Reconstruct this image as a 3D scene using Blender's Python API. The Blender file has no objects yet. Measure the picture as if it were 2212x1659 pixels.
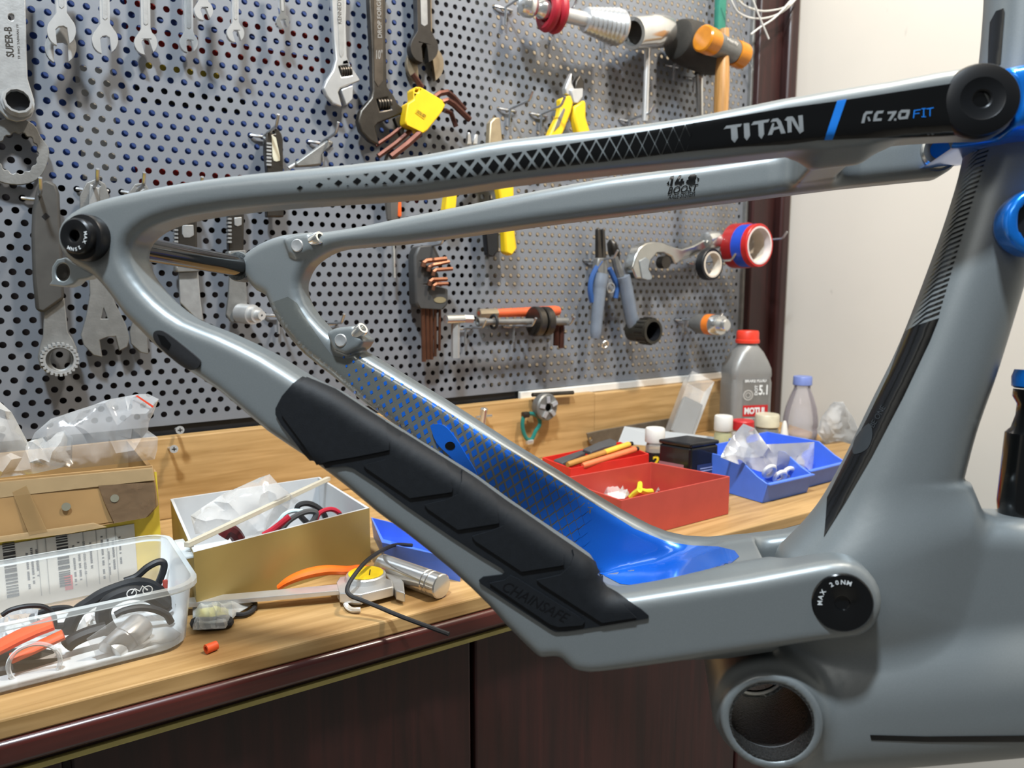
import bpy, bmesh, math, random
import numpy as np
from math import radians, sin, cos, pi, sqrt, atan2, hypot
from mathutils import Vector, Matrix, geometry
from mathutils.bvhtree import BVHTree
random.seed(7)
C = bpy.context.scene.collection
SC = bpy.context.scene
CAMZ = 1.2                      # eye height above the floor
# ------------------------------------------------------------------ camera
FPX, CX, CY = 1600.0, 1106.0, 829.5
PITCH, YAW = radians(7.65), radians(55.7)
cam = bpy.data.objects.new('camera', bpy.data.cameras.new('camera')); C.objects.link(cam)
cam.location = (0, 0, CAMZ); cam.rotation_euler = (pi/2-PITCH, 0, YAW-pi/2)
cam.data.sensor_width = 36; cam.data.lens = 36*FPX/2212
cam.data.clip_start = 0.02; cam.data.clip_end = 30
cam.data.dof.use_dof = True; cam.data.dof.focus_distance = 0.56; cam.data.dof.aperture_fstop = 10.5
SC.camera = cam
# ------------------------------------------------------------------ light
w = bpy.data.worlds.new('room_light'); SC.world = w; w.use_nodes = True
w.node_tree.nodes['Background'].inputs[0].default_value = (0.93, 0.97, 1.0, 1)
w.node_tree.nodes['Background'].inputs[1].default_value = 0.10
def area(name, loc, aim, sx, sy, power, col):
    l = bpy.data.lights.new(name, 'AREA'); l.shape = 'RECTANGLE'; l.size = sx; l.size_y = sy; l.energy = power; l.color = col
    o = bpy.data.objects.new(name, l); C.objects.link(o); o.location = loc
    o.rotation_euler = (Vector(aim)-Vector(loc)).to_track_quat('-Z', 'Y').to_euler(); return o
area('ceiling_lamp_warm', (0.80, -0.05, 2.80), (0.75, 0.8, 1.2), 0.16, 0.12, 38, (1.0, 0.89, 0.75))
area('ceiling_lamp_cool', (-0.22, -0.05, 2.68), (0.2, 0.8, 1.2), 0.16, 0.12, 46, (0.80, 0.91, 1.0))
area('fill_light_far', (-1.9, -0.6, 2.80), (0.6, 0.4, 1.0), 1.2, 0.5, 11, (1.0, 0.97, 0.92))  # added soft fill that brightens the right wall and the frame's side
SC.view_settings.view_transform = 'Standard'; SC.view_settings.look = 'None'
SC.view_settings.gamma = 1; SC.view_settings.exposure = 0.14; SC.view_settings.use_curve_mapping = False
# ------------------------------------------------------------------ geometry of the view
_h = Vector((cos(YAW), sin(YAW), 0)); _r = Vector((sin(YAW), -cos(YAW), 0)); _u = Vector((0, 0, 1))
_f = _h*cos(PITCH)-_u*sin(PITCH); _up = _u*cos(PITCH)+_h*sin(PITCH)
EYE = Vector((0, 0, CAMZ))
def ray(px, py): return _r*((px-CX)/FPX)-_up*((py-CY)/FPX)+_f
YB = 0.95                       # pegboard front
ZT = CAMZ-0.275                 # bench top
def P(px, py, Y=YB-0.02): d = ray(px, py); return EYE+d*(Y/d.y)
def PX(px, py, X): d = ray(px, py); return EYE+d*(X/d.x)
def B(px, py, Z=ZT): d = ray(px, py); return EYE+d*((Z-CAMZ)/d.z)
# ------------------------------------------------------------------ materials
def sock(n, *names):
    for k in names:
        if k in n.inputs: return n.inputs[k]
MATS = {}
def hexc(s):
    c = [int(s[i:i+2], 16)/255 for i in (0, 2, 4)]
    return tuple(x/12.92 if x <= .04045 else ((x+.055)/1.055)**2.4 for x in c)
def mat(name, col, rough=.5, metal=0., spec=.5, var=0.10, scale=60., bump=0.0, bscale=400., coat=0., trans=0., alpha=1., ior=1.45, emit=None, stretch=(1,1,1)):
    """Principled surface whose colour wanders a little by noise, with optional fine relief."""
    if name in MATS: return MATS[name]
    if isinstance(col, str): col = hexc(col)
    m = bpy.data.materials.new(name); m.use_nodes = True; nt = m.node_tree; N = nt.nodes; L = nt.links
    b = N['Principled BSDF']
    tc = N.new('ShaderNodeTexCoord'); mp = N.new('ShaderNodeMapping'); mp.inputs['Scale'].default_value = stretch
    L.new(tc.outputs['Object'], mp.inputs['Vector'])
    nz = N.new('ShaderNodeTexNoise'); nz.inputs['Scale'].default_value = scale; nz.inputs['Detail'].default_value = 4
    L.new(mp.outputs[0], nz.inputs['Vector'])
    mr = N.new('ShaderNodeMapRange'); mr.inputs['From Min'].default_value = .3; mr.inputs['From Max'].default_value = .7
    L.new(nz.outputs[0], mr.inputs['Value'])
    mx = N.new('ShaderNodeMix'); mx.data_type = 'RGBA'
    mx.inputs['A'].default_value = tuple(max(0, c*(1-var)) for c in col)+(1,)
    mx.inputs['B'].default_value = tuple(min(1, c*(1+var)) for c in col)+(1,)
    L.new(mr.outputs[0], mx.inputs['Factor']); L.new(mx.outputs['Result'], b.inputs['Base Color'])
    b.inputs['Roughness'].default_value = rough; b.inputs['Metallic'].default_value = metal
    b.inputs['Specular IOR Level'].default_value = spec; b.inputs['IOR'].default_value = ior
    b.inputs['Coat Weight'].default_value = coat; b.inputs['Coat Roughness'].default_value = .08
    b.inputs['Transmission Weight'].default_value = trans; b.inputs['Alpha'].default_value = alpha
    if bump:
        n2 = N.new('ShaderNodeTexNoise'); n2.inputs['Scale'].default_value = bscale; n2.inputs['Detail'].default_value = 3
        L.new(mp.outputs[0], n2.inputs['Vector'])
        bp = N.new('ShaderNodeBump'); bp.inputs['Strength'].default_value = bump; bp.inputs['Distance'].default_value = .001
        L.new(n2.outputs[0], bp.inputs['Height']); L.new(bp.outputs[0], b.inputs['Normal'])
    MATS[name] = m; return m
def film(name, col, clear, rough=.2, bump=.3, bscale=60., var=.03):
    """Thin plastic film or wall: part see-through, part glossy milky plastic."""
    if name in MATS: return MATS[name]
    if isinstance(col, str): col = hexc(col)
    m = bpy.data.materials.new(name); m.use_nodes = True; nt = m.node_tree; N = nt.nodes; L = nt.links
    b = N['Principled BSDF']; b.inputs['Base Color'].default_value = col+(1,); b.inputs['Roughness'].default_value = rough
    tr = N.new('ShaderNodeBsdfTransparent'); tr.inputs[0].default_value = (.97, .97, .97, 1)
    mx = N.new('ShaderNodeMixShader')
    tc = N.new('ShaderNodeTexCoord'); nz = N.new('ShaderNodeTexNoise'); nz.inputs['Scale'].default_value = bscale; nz.inputs['Detail'].default_value = 3
    L.new(tc.outputs['Object'], nz.inputs['Vector'])
    mr = N.new('ShaderNodeMapRange'); mr.inputs['From Min'].default_value = .3; mr.inputs['From Max'].default_value = .7
    mr.inputs['To Min'].default_value = max(0, 1-clear-var); mr.inputs['To Max'].default_value = min(1, 1-clear+var)
    L.new(nz.outputs[0], mr.inputs['Value'])
    fr = N.new('ShaderNodeFresnel'); fr.inputs[0].default_value = 1.4
    ad = N.new('ShaderNodeMath'); ad.operation = 'ADD'; ad.use_clamp = True
    L.new(mr.outputs[0], ad.inputs[0]); L.new(fr.outputs[0], ad.inputs[1]); L.new(ad.outputs[0], mx.inputs[0])
    L.new(tr.outputs[0], mx.inputs[1]); L.new(b.outputs[0], mx.inputs[2])
    L.new(mx.outputs[0], N['Material Output'].inputs['Surface'])
    if bump:
        bp = N.new('ShaderNodeBump'); bp.inputs['Strength'].default_value = bump; bp.inputs['Distance'].default_value = .004
        L.new(nz.outputs[0], bp.inputs['Height']); L.new(bp.outputs[0], b.inputs['Normal'])
    MATS[name] = m; return m
def wood(name, c1, c2, rough=.5, scale=9., along='X', coat=0., stretch=22, dark=.0):
    if name in MATS: return MATS[name]
    m = bpy.data.materials.new(name); m.use_nodes = True; nt = m.node_tree; N = nt.nodes; L = nt.links; b = N['Principled BSDF']
    tc = N.new('ShaderNodeTexCoord'); mp = N.new('ShaderNodeMapping')
    mp.inputs['Scale'].default_value = {'X': (1, stretch, stretch), 'Y': (stretch, 1, stretch), 'Z': (stretch, stretch, 1)}[along]
    L.new(tc.outputs['Object'], mp.inputs['Vector'])
    nz = N.new('ShaderNodeTexNoise'); nz.inputs['Scale'].default_value = scale; nz.inputs['Detail'].default_value = 6; nz.inputs['Distortion'].default_value = .6
    L.new(mp.outputs[0], nz.inputs['Vector'])
    cr = N.new('ShaderNodeValToRGB'); e = cr.color_ramp.elements
    e[0].position = .33; e[0].color = hexc(c1)+(1,); e[1].position = .66; e[1].color = hexc(c2)+(1,)
    L.new(nz.outputs[0], cr.inputs[0])
    n2 = N.new('ShaderNodeTexNoise'); n2.inputs['Scale'].default_value = 5; n2.inputs['Detail'].default_value = 5
    L.new(tc.outputs['Object'], n2.inputs['Vector'])
    mx = N.new('ShaderNodeMix'); mx.data_type = 'RGBA'; mx.blend_type = 'MULTIPLY'; mx.inputs['Factor'].default_value = .55
    r2 = N.new('ShaderNodeMapRange'); r2.inputs['From Min'].default_value = .3; r2.inputs['From Max'].default_value = .65; r2.inputs['To Min'].default_value = .55; r2.inputs['To Max'].default_value = 1.1
    L.new(n2.outputs[0], r2.inputs[0]); L.new(cr.outputs[0], mx.inputs['A']); L.new(r2.outputs[0], mx.inputs['B'])
    L.new(mx.outputs['Result'], b.inputs['Base Color'])
    b.inputs['Roughness'].default_value = rough; b.inputs['Coat Weight'].default_value = coat; b.inputs['Coat Roughness'].default_value = .15
    bp = N.new('ShaderNodeBump'); bp.inputs['Strength'].default_value = .25; bp.inputs['Distance'].default_value = .001
    L.new(nz.outputs[0], bp.inputs['Height']); L.new(bp.outputs[0], b.inputs['Normal'])
    MATS[name] = m; return m
M_steel = mat('brushed_steel', 'a2a3a3', .38, .6, var=.12, scale=90, bump=.12)
M_chrome = mat('chrome', 'd6d6d3', .16, .85, var=.05)
M_satin = mat('satin_chrome', 'c8c9c9', .28, .65, var=.08, scale=50, bump=.05)
M_dark = mat('dark_steel', '4b4742', .38, .85, var=.2, scale=50, bump=.15)
M_cast = mat('cast_grey_steel', '787876', .46, .5, var=.15, scale=70, bump=.2)
M_black = mat('black_plastic', '16171a', .42, 0., var=.2)
M_blackg = mat('black_gloss', '0a0b0c', .16, 0., var=.1, coat=.4)
M_rubber = mat('black_rubber', '1b1c1f', .62, 0., var=.15, bump=.1)
M_white = mat('white_plastic', 'd8d6d0', .4, 0., var=.04)
M_hook = mat('zinc_wire', 'b2b5b8', .25, .8, var=.08)
# ------------------------------------------------------------------ mesh builder
ORG = {}
def tag(o, label, cat=None, group=None, kind=None):
    if label: o['label'] = label
    if cat: o['category'] = cat
    if group: o['group'] = group
    if kind: o['kind'] = kind
    return o
def thing(name, label, cat, loc, group=None):
    o = bpy.data.objects.new(name, None); C.objects.link(o); o.location = loc; o.empty_display_size = .02
    ORG[o.name] = Vector(loc); return tag(o, label, cat, group)
def frame_to(d, hint=(0, 0, 1)):
    d = Vector(d).normalized(); h_ = Vector(hint)
    if abs(d.dot(h_)) > .98: h_ = Vector((1, 0, 0))
    a = h_.cross(d).normalized(); return a, d.cross(a), d
def catmull(pts, n=6, closed=False):
    pts = [Vector(p) for p in pts]; out = []; k = len(pts)
    rng = range(k if closed else k-1)
    for i in rng:
        p0 = pts[(i-1) % k] if closed or i > 0 else pts[0]*2-pts[1]
        p1 = pts[i]; p2 = pts[(i+1) % k]
        p3 = pts[(i+2) % k] if closed or i+2 < k else pts[k-1]*2-pts[k-2]
        for j in range(n):
            t = j/n
            out.append(.5*((2*p1)+(p2-p0)*t+(2*p0-5*p1+4*p2-p3)*t*t+(3*p1-p0-3*p2+p3)*t**3))
    if not closed: out.append(pts[-1])
    return out
class MB:
    def __init__(s): s.v = []; s.f = []; s.fm = []
    def add(s, vs, fs, mi=0):
        o = len(s.v); s.v += [Vector(q) for q in vs]; s.f += [tuple(i+o for i in q) for q in fs]; s.fm += [mi]*len(fs); return s
    def box(s, c, size, rot=None, mi=0, bev=0.):
        c = Vector(c); x, y, z = [q/2 for q in size]; R = rot or Matrix.Identity(3)
        if bev <= 0:
            vs = [c+R@Vector((a*x, b*y, d*z)) for d in (-1, 1) for b in (-1, 1) for a in (-1, 1)]
            return s.add(vs, [(0,2,3,1), (4,5,7,6), (0,1,5,4), (2,6,7,3), (0,4,6,2), (1,3,7,5)], mi)
        bm = bmesh.new(); bmesh.ops.create_cube(bm, size=1.)
        for q in bm.verts: q.co = Vector((q.co.x*2*x, q.co.y*2*y, q.co.z*2*z))
        bmesh.ops.bevel(bm, geom=bm.edges[:], offset=bev, segments=2, profile=.5, affect='EDGES')
        vs = [c+R@q.co for q in bm.verts]; fs = [[q.index for q in f.verts] for f in bm.faces]; bm.free()
        return s.add(vs, fs, mi)
    def quad(s, a, b, c, d, mi=0): return s.add([a, b, c, d], [(0, 1, 2, 3)], mi)
    def rings(s, rings, closed=True, cap0=True, cap1=True, mi=0, loop=False):
        n = len(rings[0]); vs = [q for r_ in rings for q in r_]; fs = []
        m = len(rings); rr = range(m if loop else m-1)
        for i in rr:
            j = (i+1) % m
            for k in range(n if closed else n-1):
                l = (k+1) % n; fs.append((i*n+k, i*n+l, j*n+l, j*n+k))
        if not loop:
            if cap0: fs.append(tuple(reversed(range(n))))
            if cap1: fs.append(tuple((m-1)*n+k for k in range(n)))
        return s.add(vs, fs, mi)
    def lathe(s, base, axis, prof, n=20, mi=0, hint=(0, 0, 1), cap0=True, cap1=True, squash=1.):
        """prof: (distance along axis, radius)"""
        a, b, d = frame_to(axis, hint); base = Vector(base)
        R = [[base+d*t+(a*cos(2*pi*k/n)+b*sin(2*pi*k/n)*squash)*max(r_, 1e-5) for k in range(n)] for t, r_ in prof]
        return s.rings(R, cap0=cap0, cap1=cap1, mi=mi)
    def cyl(s, a, b, r_, n=14, r2=None, mi=0, bev=0.):
        a = Vector(a); b = Vector(b); L = (b-a).length; r2 = r_ if r2 is None else r2
        pr = [(0, r_), (L, r2)] if bev <= 0 else [(0, r_-bev), (bev, r_), (L-bev, r2), (L, r2-bev)]
        return s.lathe(a, b-a, pr, n, mi)
    def tube(s, pts, r_, n=8, mi=0, closed=False, flat=1., cap=True):
        pts = [Vector(p) for p in pts]; m = len(pts); R = []; prev = None
        for i, p in enumerate(pts):
            t = (pts[(i+1) % m]-pts[i-1]) if closed else (pts[min(i+1, m-1)]-pts[max(i-1, 0)])
            if t.length < 1e-9: t = Vector((0, 0, 1))
            t.normalize()
            if prev is None: a, b, _ = frame_to(t)
            else:
                a = prev-t*prev.dot(t)
                a = a.normalized() if a.length > 1e-6 else frame_to(t)[0]
                b = t.cross(a)
            prev = a; rad = r_[i] if isinstance(r_, (list, tuple)) else r_
            R.append([p+(a*cos(2*pi*k/n)+b*sin(2*pi*k/n)*flat)*rad for k in range(n)])
        return s.rings(R, loop=closed, cap0=cap, cap1=cap, mi=mi)
    def torus(s, c, axis, R_, r_, n=28, k=8, mi=0, flat=1.):
        a, b, d = frame_to(axis); c = Vector(c)
        rg = [[c+(a*cos(t)+b*sin(t))*(R_+r_*cos(2*pi*j/k))+d*(r_*flat*sin(2*pi*j/k)) for j in range(k)] for t in [2*pi*i/n for i in range(n)]]
        return s.rings(rg, loop=True, mi=mi)
    def prism(s, poly, depth, holes=(), mi=0):
        """poly: 3-D points of the front outline (planar); depth: vector to the back. holes: lists of 3-D points."""
        poly = [Vector(p) for p in poly]; depth = Vector(depth); n = depth.normalized()
        a, b, _ = frame_to(n); o = poly[0]
        loops = [poly]+[[Vector(q) for q in h_] for h_ in holes]
        to2 = lambda p: Vector(((p-o).dot(a), (p-o).dot(b)))
        co = []; fl = []
        for lp in loops:
            k = len(co); co += [to2(q) for q in lp]; fl.append(list(range(k, k+len(lp))))
        zz = [(q-o).dot(n) for lp in loops for q in lp]
        if len(loops) == 1:
            tris = geometry.tessellate_polygon([[Vector((q.x, q.y, 0)) for q in co]])
        else:
            ed = [(l[i], l[(i+1) % len(l)]) for l in fl for i in range(len(l))]
            res = geometry.delaunay_2d_cdt(co, ed, [], 1, 1e-7, True)
            vv, ff = res[0], res[2]; mp = [min(range(len(co)), key=lambda i: (co[i]-v).length_squared) for v in vv]
            def inside(pt, lp):
                c_ = False; j = len(lp)-1
                for i in range(len(lp)):
                    p1, p2 = co[lp[i]], co[lp[j]]
                    if (p1.y > pt.y) != (p2.y > pt.y) and pt.x < (p2.x-p1.x)*(pt.y-p1.y)/(p2.y-p1.y)+p1.x: c_ = not c_
                    j = i
                return c_
            tris = []
            for f in ff:
                ctr = sum((vv[i] for i in f), Vector((0, 0)))/len(f)
                if inside(ctr, fl[0]) and not any(inside(ctr, h_) for h_ in fl[1:]): tris.append([mp[i] for i in f])
        V0 = [o+a*q.x+b*q.y+n*z_ for q, z_ in zip(co, zz)]; N0 = len(V0); V1 = [q+depth for q in V0]
        fs = []
        for t in tris:
            t = list(t); p_ = [co[i] for i in t]
            ar = sum(p_[i].x*p_[(i+1) % len(t)].y-p_[(i+1) % len(t)].x*p_[i].y for i in range(len(t)))
            if ar > 0: t.reverse()
            fs.append(tuple(t)); fs.append(tuple(i+N0 for i in reversed(t)))
        for li, l in enumerate(fl):
            p_ = [co[i] for i in l]; ar = sum(p_[i].x*p_[(i+1) % len(l)].y-p_[(i+1) % len(l)].x*p_[i].y for i in range(len(l)))
            fw = (ar > 0) == (li == 0)
            for i in range(len(l)):
                p, q = l[i], l[(i+1) % len(l)]
                fs.append((p, q, q+N0, p+N0) if fw else (q, p, p+N0, q+N0))
        return s.add(V0+V1, fs, mi)
    def build(s, name, material, parent=None, smooth=True, bevel=0., label=None, cat=None, group=None, kind=None, subsurf=0, angle=35, recalc=False, org=None):
        me = bpy.data.meshes.new(name)
        if parent is not None: og = ORG[parent.name]
        elif org is not None: og = Vector(org)
        else:
            xs = [q.x for q in s.v]; ys = [q.y for q in s.v]; zs = [q.z for q in s.v]
            og = Vector(((min(xs)+max(xs))/2, (min(ys)+max(ys))/2, min(zs)))
        me.from_pydata([tuple(q-og) for q in s.v], [], s.f)
        if recalc:
            bm = bmesh.new(); bm.from_mesh(me); bmesh.ops.remove_doubles(bm, verts=bm.verts, dist=1e-6); bmesh.ops.recalc_face_normals(bm, faces=bm.faces); bm.to_mesh(me); bm.free()
        ms = material if isinstance(material, (list, tuple)) else [material]
        for q in ms: me.materials.append(q)
        if len(ms) > 1 and len(me.polygons) == len(s.fm): me.polygons.foreach_set('material_index', s.fm)
        if smooth:
            me.shade_smooth(); me.set_sharp_from_angle(angle=radians(angle))
        me.update()
        o = bpy.data.objects.new(name, me); C.objects.link(o)
        if parent is not None: o.parent = parent
        else: o.location = og
        ORG[o.name] = og
        if bevel:
            md = o.modifiers.new('edges', 'BEVEL'); md.width = bevel; md.segments = 2; md.limit_method = 'ANGLE'; md.angle_limit = radians(40)
        if subsurf:
            md = o.modifiers.new('soft', 'SUBSURF'); md.levels = md.render_levels = subsurf
        return tag(o, label, cat, group, kind)
def copy_tree(o, parent=None):
    c = o.copy(); C.objects.link(c); c.parent = parent
    ORG[c.name] = ORG.get(o.name, Vector())
    for ch in [q for q in bpy.data.objects if q.parent == o]: copy_tree(ch, c)
    return c
def outl(pts, Y, n=0):
    """pixel outline -> points on the upright plane y = Y"""
    q = [P(a, b, Y) for a, b in pts]
    return catmull(q, n, True) if n else q
def circ(px, py, rx, Y, n=24, ry=None):
    ry = ry or rx; return [P(px+rx*cos(2*pi*i/n), py+ry*sin(2*pi*i/n), Y) for i in range(n)]
def struct(mb, name, m, parent=None, **k): return mb.build(name, m, parent, kind='structure', **k)

# ================================================================== THE ROOM
M_wall = mat('wall_paint', 'cfc9bf', .85, 0., var=.035, scale=3, bump=.06, bscale=30)
M_floor = mat('concrete_floor', '8a867f', .7, 0., var=.15, scale=6)
M_brown = wood('dark_brown_veneer', '200c0b', '341412', .45, 5, 'Z', coat=.05)
M_red_mould = wood('reddish_moulding', '3a1512', '4c1d17', .28, 5, 'X', coat=.5)
M_pine = wood('pine_board', '9c7a4a', 'bb9866', .5, 7, 'X', stretch=16)
M_pine_edge = wood('sawn_pine_edge', 'a08050', 'c4a678', .7, 10, 'X', stretch=14)
def scuffs(m):
    nt = m.node_tree; N = nt.nodes; L = nt.links; b = N['Principled BSDF']; src = b.inputs['Base Color'].links[0].from_socket
    nz = N.new('ShaderNodeTexNoise'); nz.inputs['Scale'].default_value = 38; nz.inputs['Detail'].default_value = 2
    mp = N.new('ShaderNodeMapping'); mp.inputs['Scale'].default_value = (1, 1, .45); L.new(N['Texture Coordinate'].outputs['Object'], mp.inputs['Vector']); L.new(mp.outputs[0], nz.inputs['Vector'])
    r_ = N.new('ShaderNodeMapRange'); r_.inputs['From Min'].default_value = .735; r_.inputs['From Max'].default_value = .78; r_.inputs['To Max'].default_value = .45; L.new(nz.outputs[0], r_.inputs[0])
    mx = N.new('ShaderNodeMix'); mx.data_type = 'RGBA'; mx.inputs['B'].default_value = (.30, .28, .25, 1); L.new(src, mx.inputs['A']); L.new(r_.outputs[0], mx.inputs['Factor']); L.new(mx.outputs['Result'], b.inputs['Base Color'])
scuffs(M_wall)
XR = 1.30
struct(MB().box((-0.6, 1.03, 1.4), (3.9, .06, 2.8)), 'wall_back', M_wall)
struct(MB().box((XR+.03, -.4, 1.4), (.06, 2.8, 2.8)), 'wall_right', M_wall)
struct(MB().box((-.6, -.5, -.03), (4, 3.1, .06)), 'floor', M_floor)

# workbench: pine top, reddish moulding, yellow inlay, brown cabinet panels
bench = thing('workbench', 'wooden workbench with pine top above dark reddish-brown cabinet fronts', 'workbench', (.45, .72, 0))
def slab(pts, z0, z1, mb=None):
    mb = mb or MB(); n = len(pts)
    return mb.rings([[Vector((x, y, z0)) for x, y in pts], [Vector((x, y, z1)) for x, y in pts]])
FE = lambda x: .5455-.034*x      # front edge of the bench top
slab([(-.75, FE(-.75)), (1.115, FE(1.115)), (XR-.012, .93), (-.75, .93)], ZT-.014, ZT).build('bench_top', M_pine, bench, smooth=False, bevel=.0015)
slab([(-.75, FE(-.75)-.004), (1.112, FE(1.11)-.004), (XR-.02, .9), (-.75, .9)], ZT-.032, ZT-.0142).build('moulding', M_red_mould, bench, bevel=.004)
slab([(-.75, FE(-.75)+.004), (1.108, FE(1.11)+.004), (XR-.02, .9), (-.75, .9)], ZT-.0365, ZT-.0322).build('apron', M_brown, bench, smooth=False)
M_inlay = mat('pale_yellow_inlay', 'a69a5c', .5, 0., var=.1)
slab([(-.75, FE(-.75)+.0005), (1.11, FE(1.11)+.0005), (XR-.02, .9), (-.75, .9)], ZT-.0405, ZT-.0367).build('inlay_strip', M_inlay, bench, smooth=False)
XC = 1.075
slab([(-.75, FE(-.75)+.03), (XC, FE(XC)+.03), (XC, .9), (-.75, .9)], .0, ZT-.041).build('cabinet_body', M_brown, bench, smooth=False)
xs = [-.75, -.31, .012, .333, .70, XC]
for i in range(5):
    a, b_ = xs[i]+.0025, xs[i+1]-.0025
    slab([(a, FE(a)+.018), (b_, FE(b_)+.018), (b_, FE(b_)+.0298), (a, FE(a)+.0298)], .06, ZT-.046).build('cabinet_door', M_brown, bench, bevel=.002)
# pine upstand behind the bench top
up = thing('pine_upstand', 'honey coloured pine board standing behind the bench top under the pegboard', 'board', (.3, .94, ZT))
slab([(-.75, .928), (.80, .928), (.80, .946), (-.75, .946)], ZT, CAMZ-.1775).build('plank', M_pine, up, bevel=.0015, smooth=False)
slab([(.8005, .9285), (1.195, .9285), (1.195, .946), (.8005, .946)], ZT, CAMZ-.1800).build('plank', M_pine, up, bevel=.0015, smooth=False)
# pegboard
HP, HR = .01445, .01280; HX0, HZ0 = .06786, .16685
M_peg = mat('pegboard_grey_enamel', '7b7f86', .36, .30, var=.06, scale=9, bump=.06, bscale=160)
def pegboard():
    mb = MB(); V = mb.v; Fc = mb.f; n = 12; rad = .0036; th = .0012
    x0, x1 = -.36, 1.1835
    lo = int(math.floor((-.165-HZ0)/HR))+1; hi = int((.64-HZ0)/HR)
    mk = lambda x, z, y=YB: Vector((x, y, CAMZ+z))
    rect = [(1, 0), (1, .5), (.5, .5), (0, .5), (-.5, .5), (-1, .5), (-1, 0), (-1, -.5), (-.5, -.5), (0, -.5), (.5, -.5), (1, -.5)]
    for j in range(lo, hi+1):
        z = HZ0+j*HR; off = (j % 2)*.5*HP
        i0 = math.ceil((x0+HP/2-HX0-off)/HP); i1 = math.floor((x1-HP/2-HX0-off)/HP)
        xl = HX0+off+i0*HP-HP/2; xr = HX0+off+i1*HP+HP/2
        for a, b_ in ((x0, xl), (xr, x1)):
            if b_-a > 1e-6:
                k = len(V); V += [mk(a, z-HR/2), mk(b_, z-HR/2), mk(b_, z+HR/2), mk(a, z+HR/2)]; Fc.append((k, k+1, k+2, k+3))
        for i in range(i0, i1+1):
            x = HX0+off+i*HP; k = len(V)
            V += [mk(x+c_*HP/2, z+d_*HR) for c_, d_ in rect]
            V += [mk(x+rad*cos(t*2*pi/n), z+rad*sin(t*2*pi/n)) for t in range(n)]
            V += [mk(x+rad*cos(t*2*pi/n), z+rad*sin(t*2*pi/n), YB+th) for t in range(n)]
            for t in range(n):
                u_ = (t+1) % n
                Fc.append((k+t, k+n+t, k+n+u_, k+u_)); Fc.append((k+n+t, k+2*n+t, k+2*n+u_, k+n+u_))
    zb = HZ0+lo*HR-HR/2; k = len(V)
    V += [mk(x0, zb), mk(x1, zb), mk(x1, zb-.007), mk(x0, zb-.007), mk(x0, zb-.007, YB+.02), mk(x1, zb-.007, YB+.02)]
    Fc += [(k, k+1, k+2, k+3), (k+3, k+2, k+5, k+4)]
    mb.fm = [0]*len(Fc)
    peg = thing('pegboard', 'grey perforated metal pegboard with rows of round holes above the bench', 'pegboard', (.42, YB, CAMZ-.17))
    mb.build('perforated_panel', M_peg, peg, smooth=False)
    return peg, zb
peg, PEGZ = pegboard()
MB().box((.92, YB-.003, CAMZ-.1735), (.52, .008, .012)).build('bottom_strip', M_white, peg, bevel=.001)
MB().box((.15, YB+.012, CAMZ-.176), (1.02, .016, .018)).build('gap_shade_strip', M_black, peg)  # black strip, stands in for the shade in the gap below the panel
# dark moulded upright at the right end of the pegboard
post = thing('upright_post', 'dark brown moulded wooden upright between pegboard and white wall', 'upright', (1.24, .93, ZT))
MB().box((1.222, .955, CAMZ+.25), (.066, .05, 1.05)).build('back_board', M_brown, post, bevel=.003)
MB().box((1.2675, .937, CAMZ+.25), (.027, .05, 1.05)).build('moulding', M_brown, post, bevel=.006)
MB().box((1.288, .945, CAMZ+.25), (.0145, .04, 1.05)).build('outer_moulding', wood('brown_edge', '4a2a20', '5a352a', .4, 5, 'Z', coat=.2), post, bevel=.004)
MB().box((1.187, .9485, CAMZ+.25), (.006, .012, 1.05)).build('edge_channel', M_cast, post, bevel=.001)
# what shows through the holes: cartons and a pale sheet behind the pegboard
M_blue = mat('blue_card', '3a5ba8', .6, 0., var=.08); M_redc = mat('red_card', 'a3201c', .6, 0., var=.08)
def behind(name, label, cat, x0, x1, z0, z1, m, y=YB+.006, d=.03):
    return MB().box(((x0+x1)/2, y+d/2, CAMZ+(z0+z1)/2), (x1-x0, d, z1-z0)).build(name, m, label=label, cat=cat)
ct = thing('carton', 'blue printed carton with red stripes seen through the pegboard holes', 'carton', (.25, YB+.02, CAMZ+.1))
MB().box((.272, YB+.0225, CAMZ+.272), (.47, .03, .325)).build('box_body', M_blue, ct)
for x0, x1, z0, z1, m in [(.135, .42, .300, .318, M_redc), (.135, .40, .265, .285, M_redc), (.135, .5, .112, .135, M_redc), (.14, .26, .205, .222, M_black), (.082, .118, .115, .235, M_white), (.15, .24, .240, .250, mat('yellow_card', 'c9b13a', .6, 0.))]:
    MB().box(((x0+x1)/2, YB+.0065, CAMZ+(z0+z1)/2), (x1-x0, .001, z1-z0)).build('stripe', m, ct)
behind('paper_sheet', 'pale beige sheet behind the right half of the pegboard', 'sheet', .615, 1.183, -.165, .62, mat('beige_sheet', 'c9bda8', .7, 0., var=.05), YB+.008, .004)
behind('hardboard_sheet', 'dark maroon hardboard sheet behind the left half of the pegboard', 'sheet', -.36, .61, -.165, .64, mat('dark_maroon_panel', '170b0b', .7, 0., var=.2), YB+.045, .004)
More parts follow.
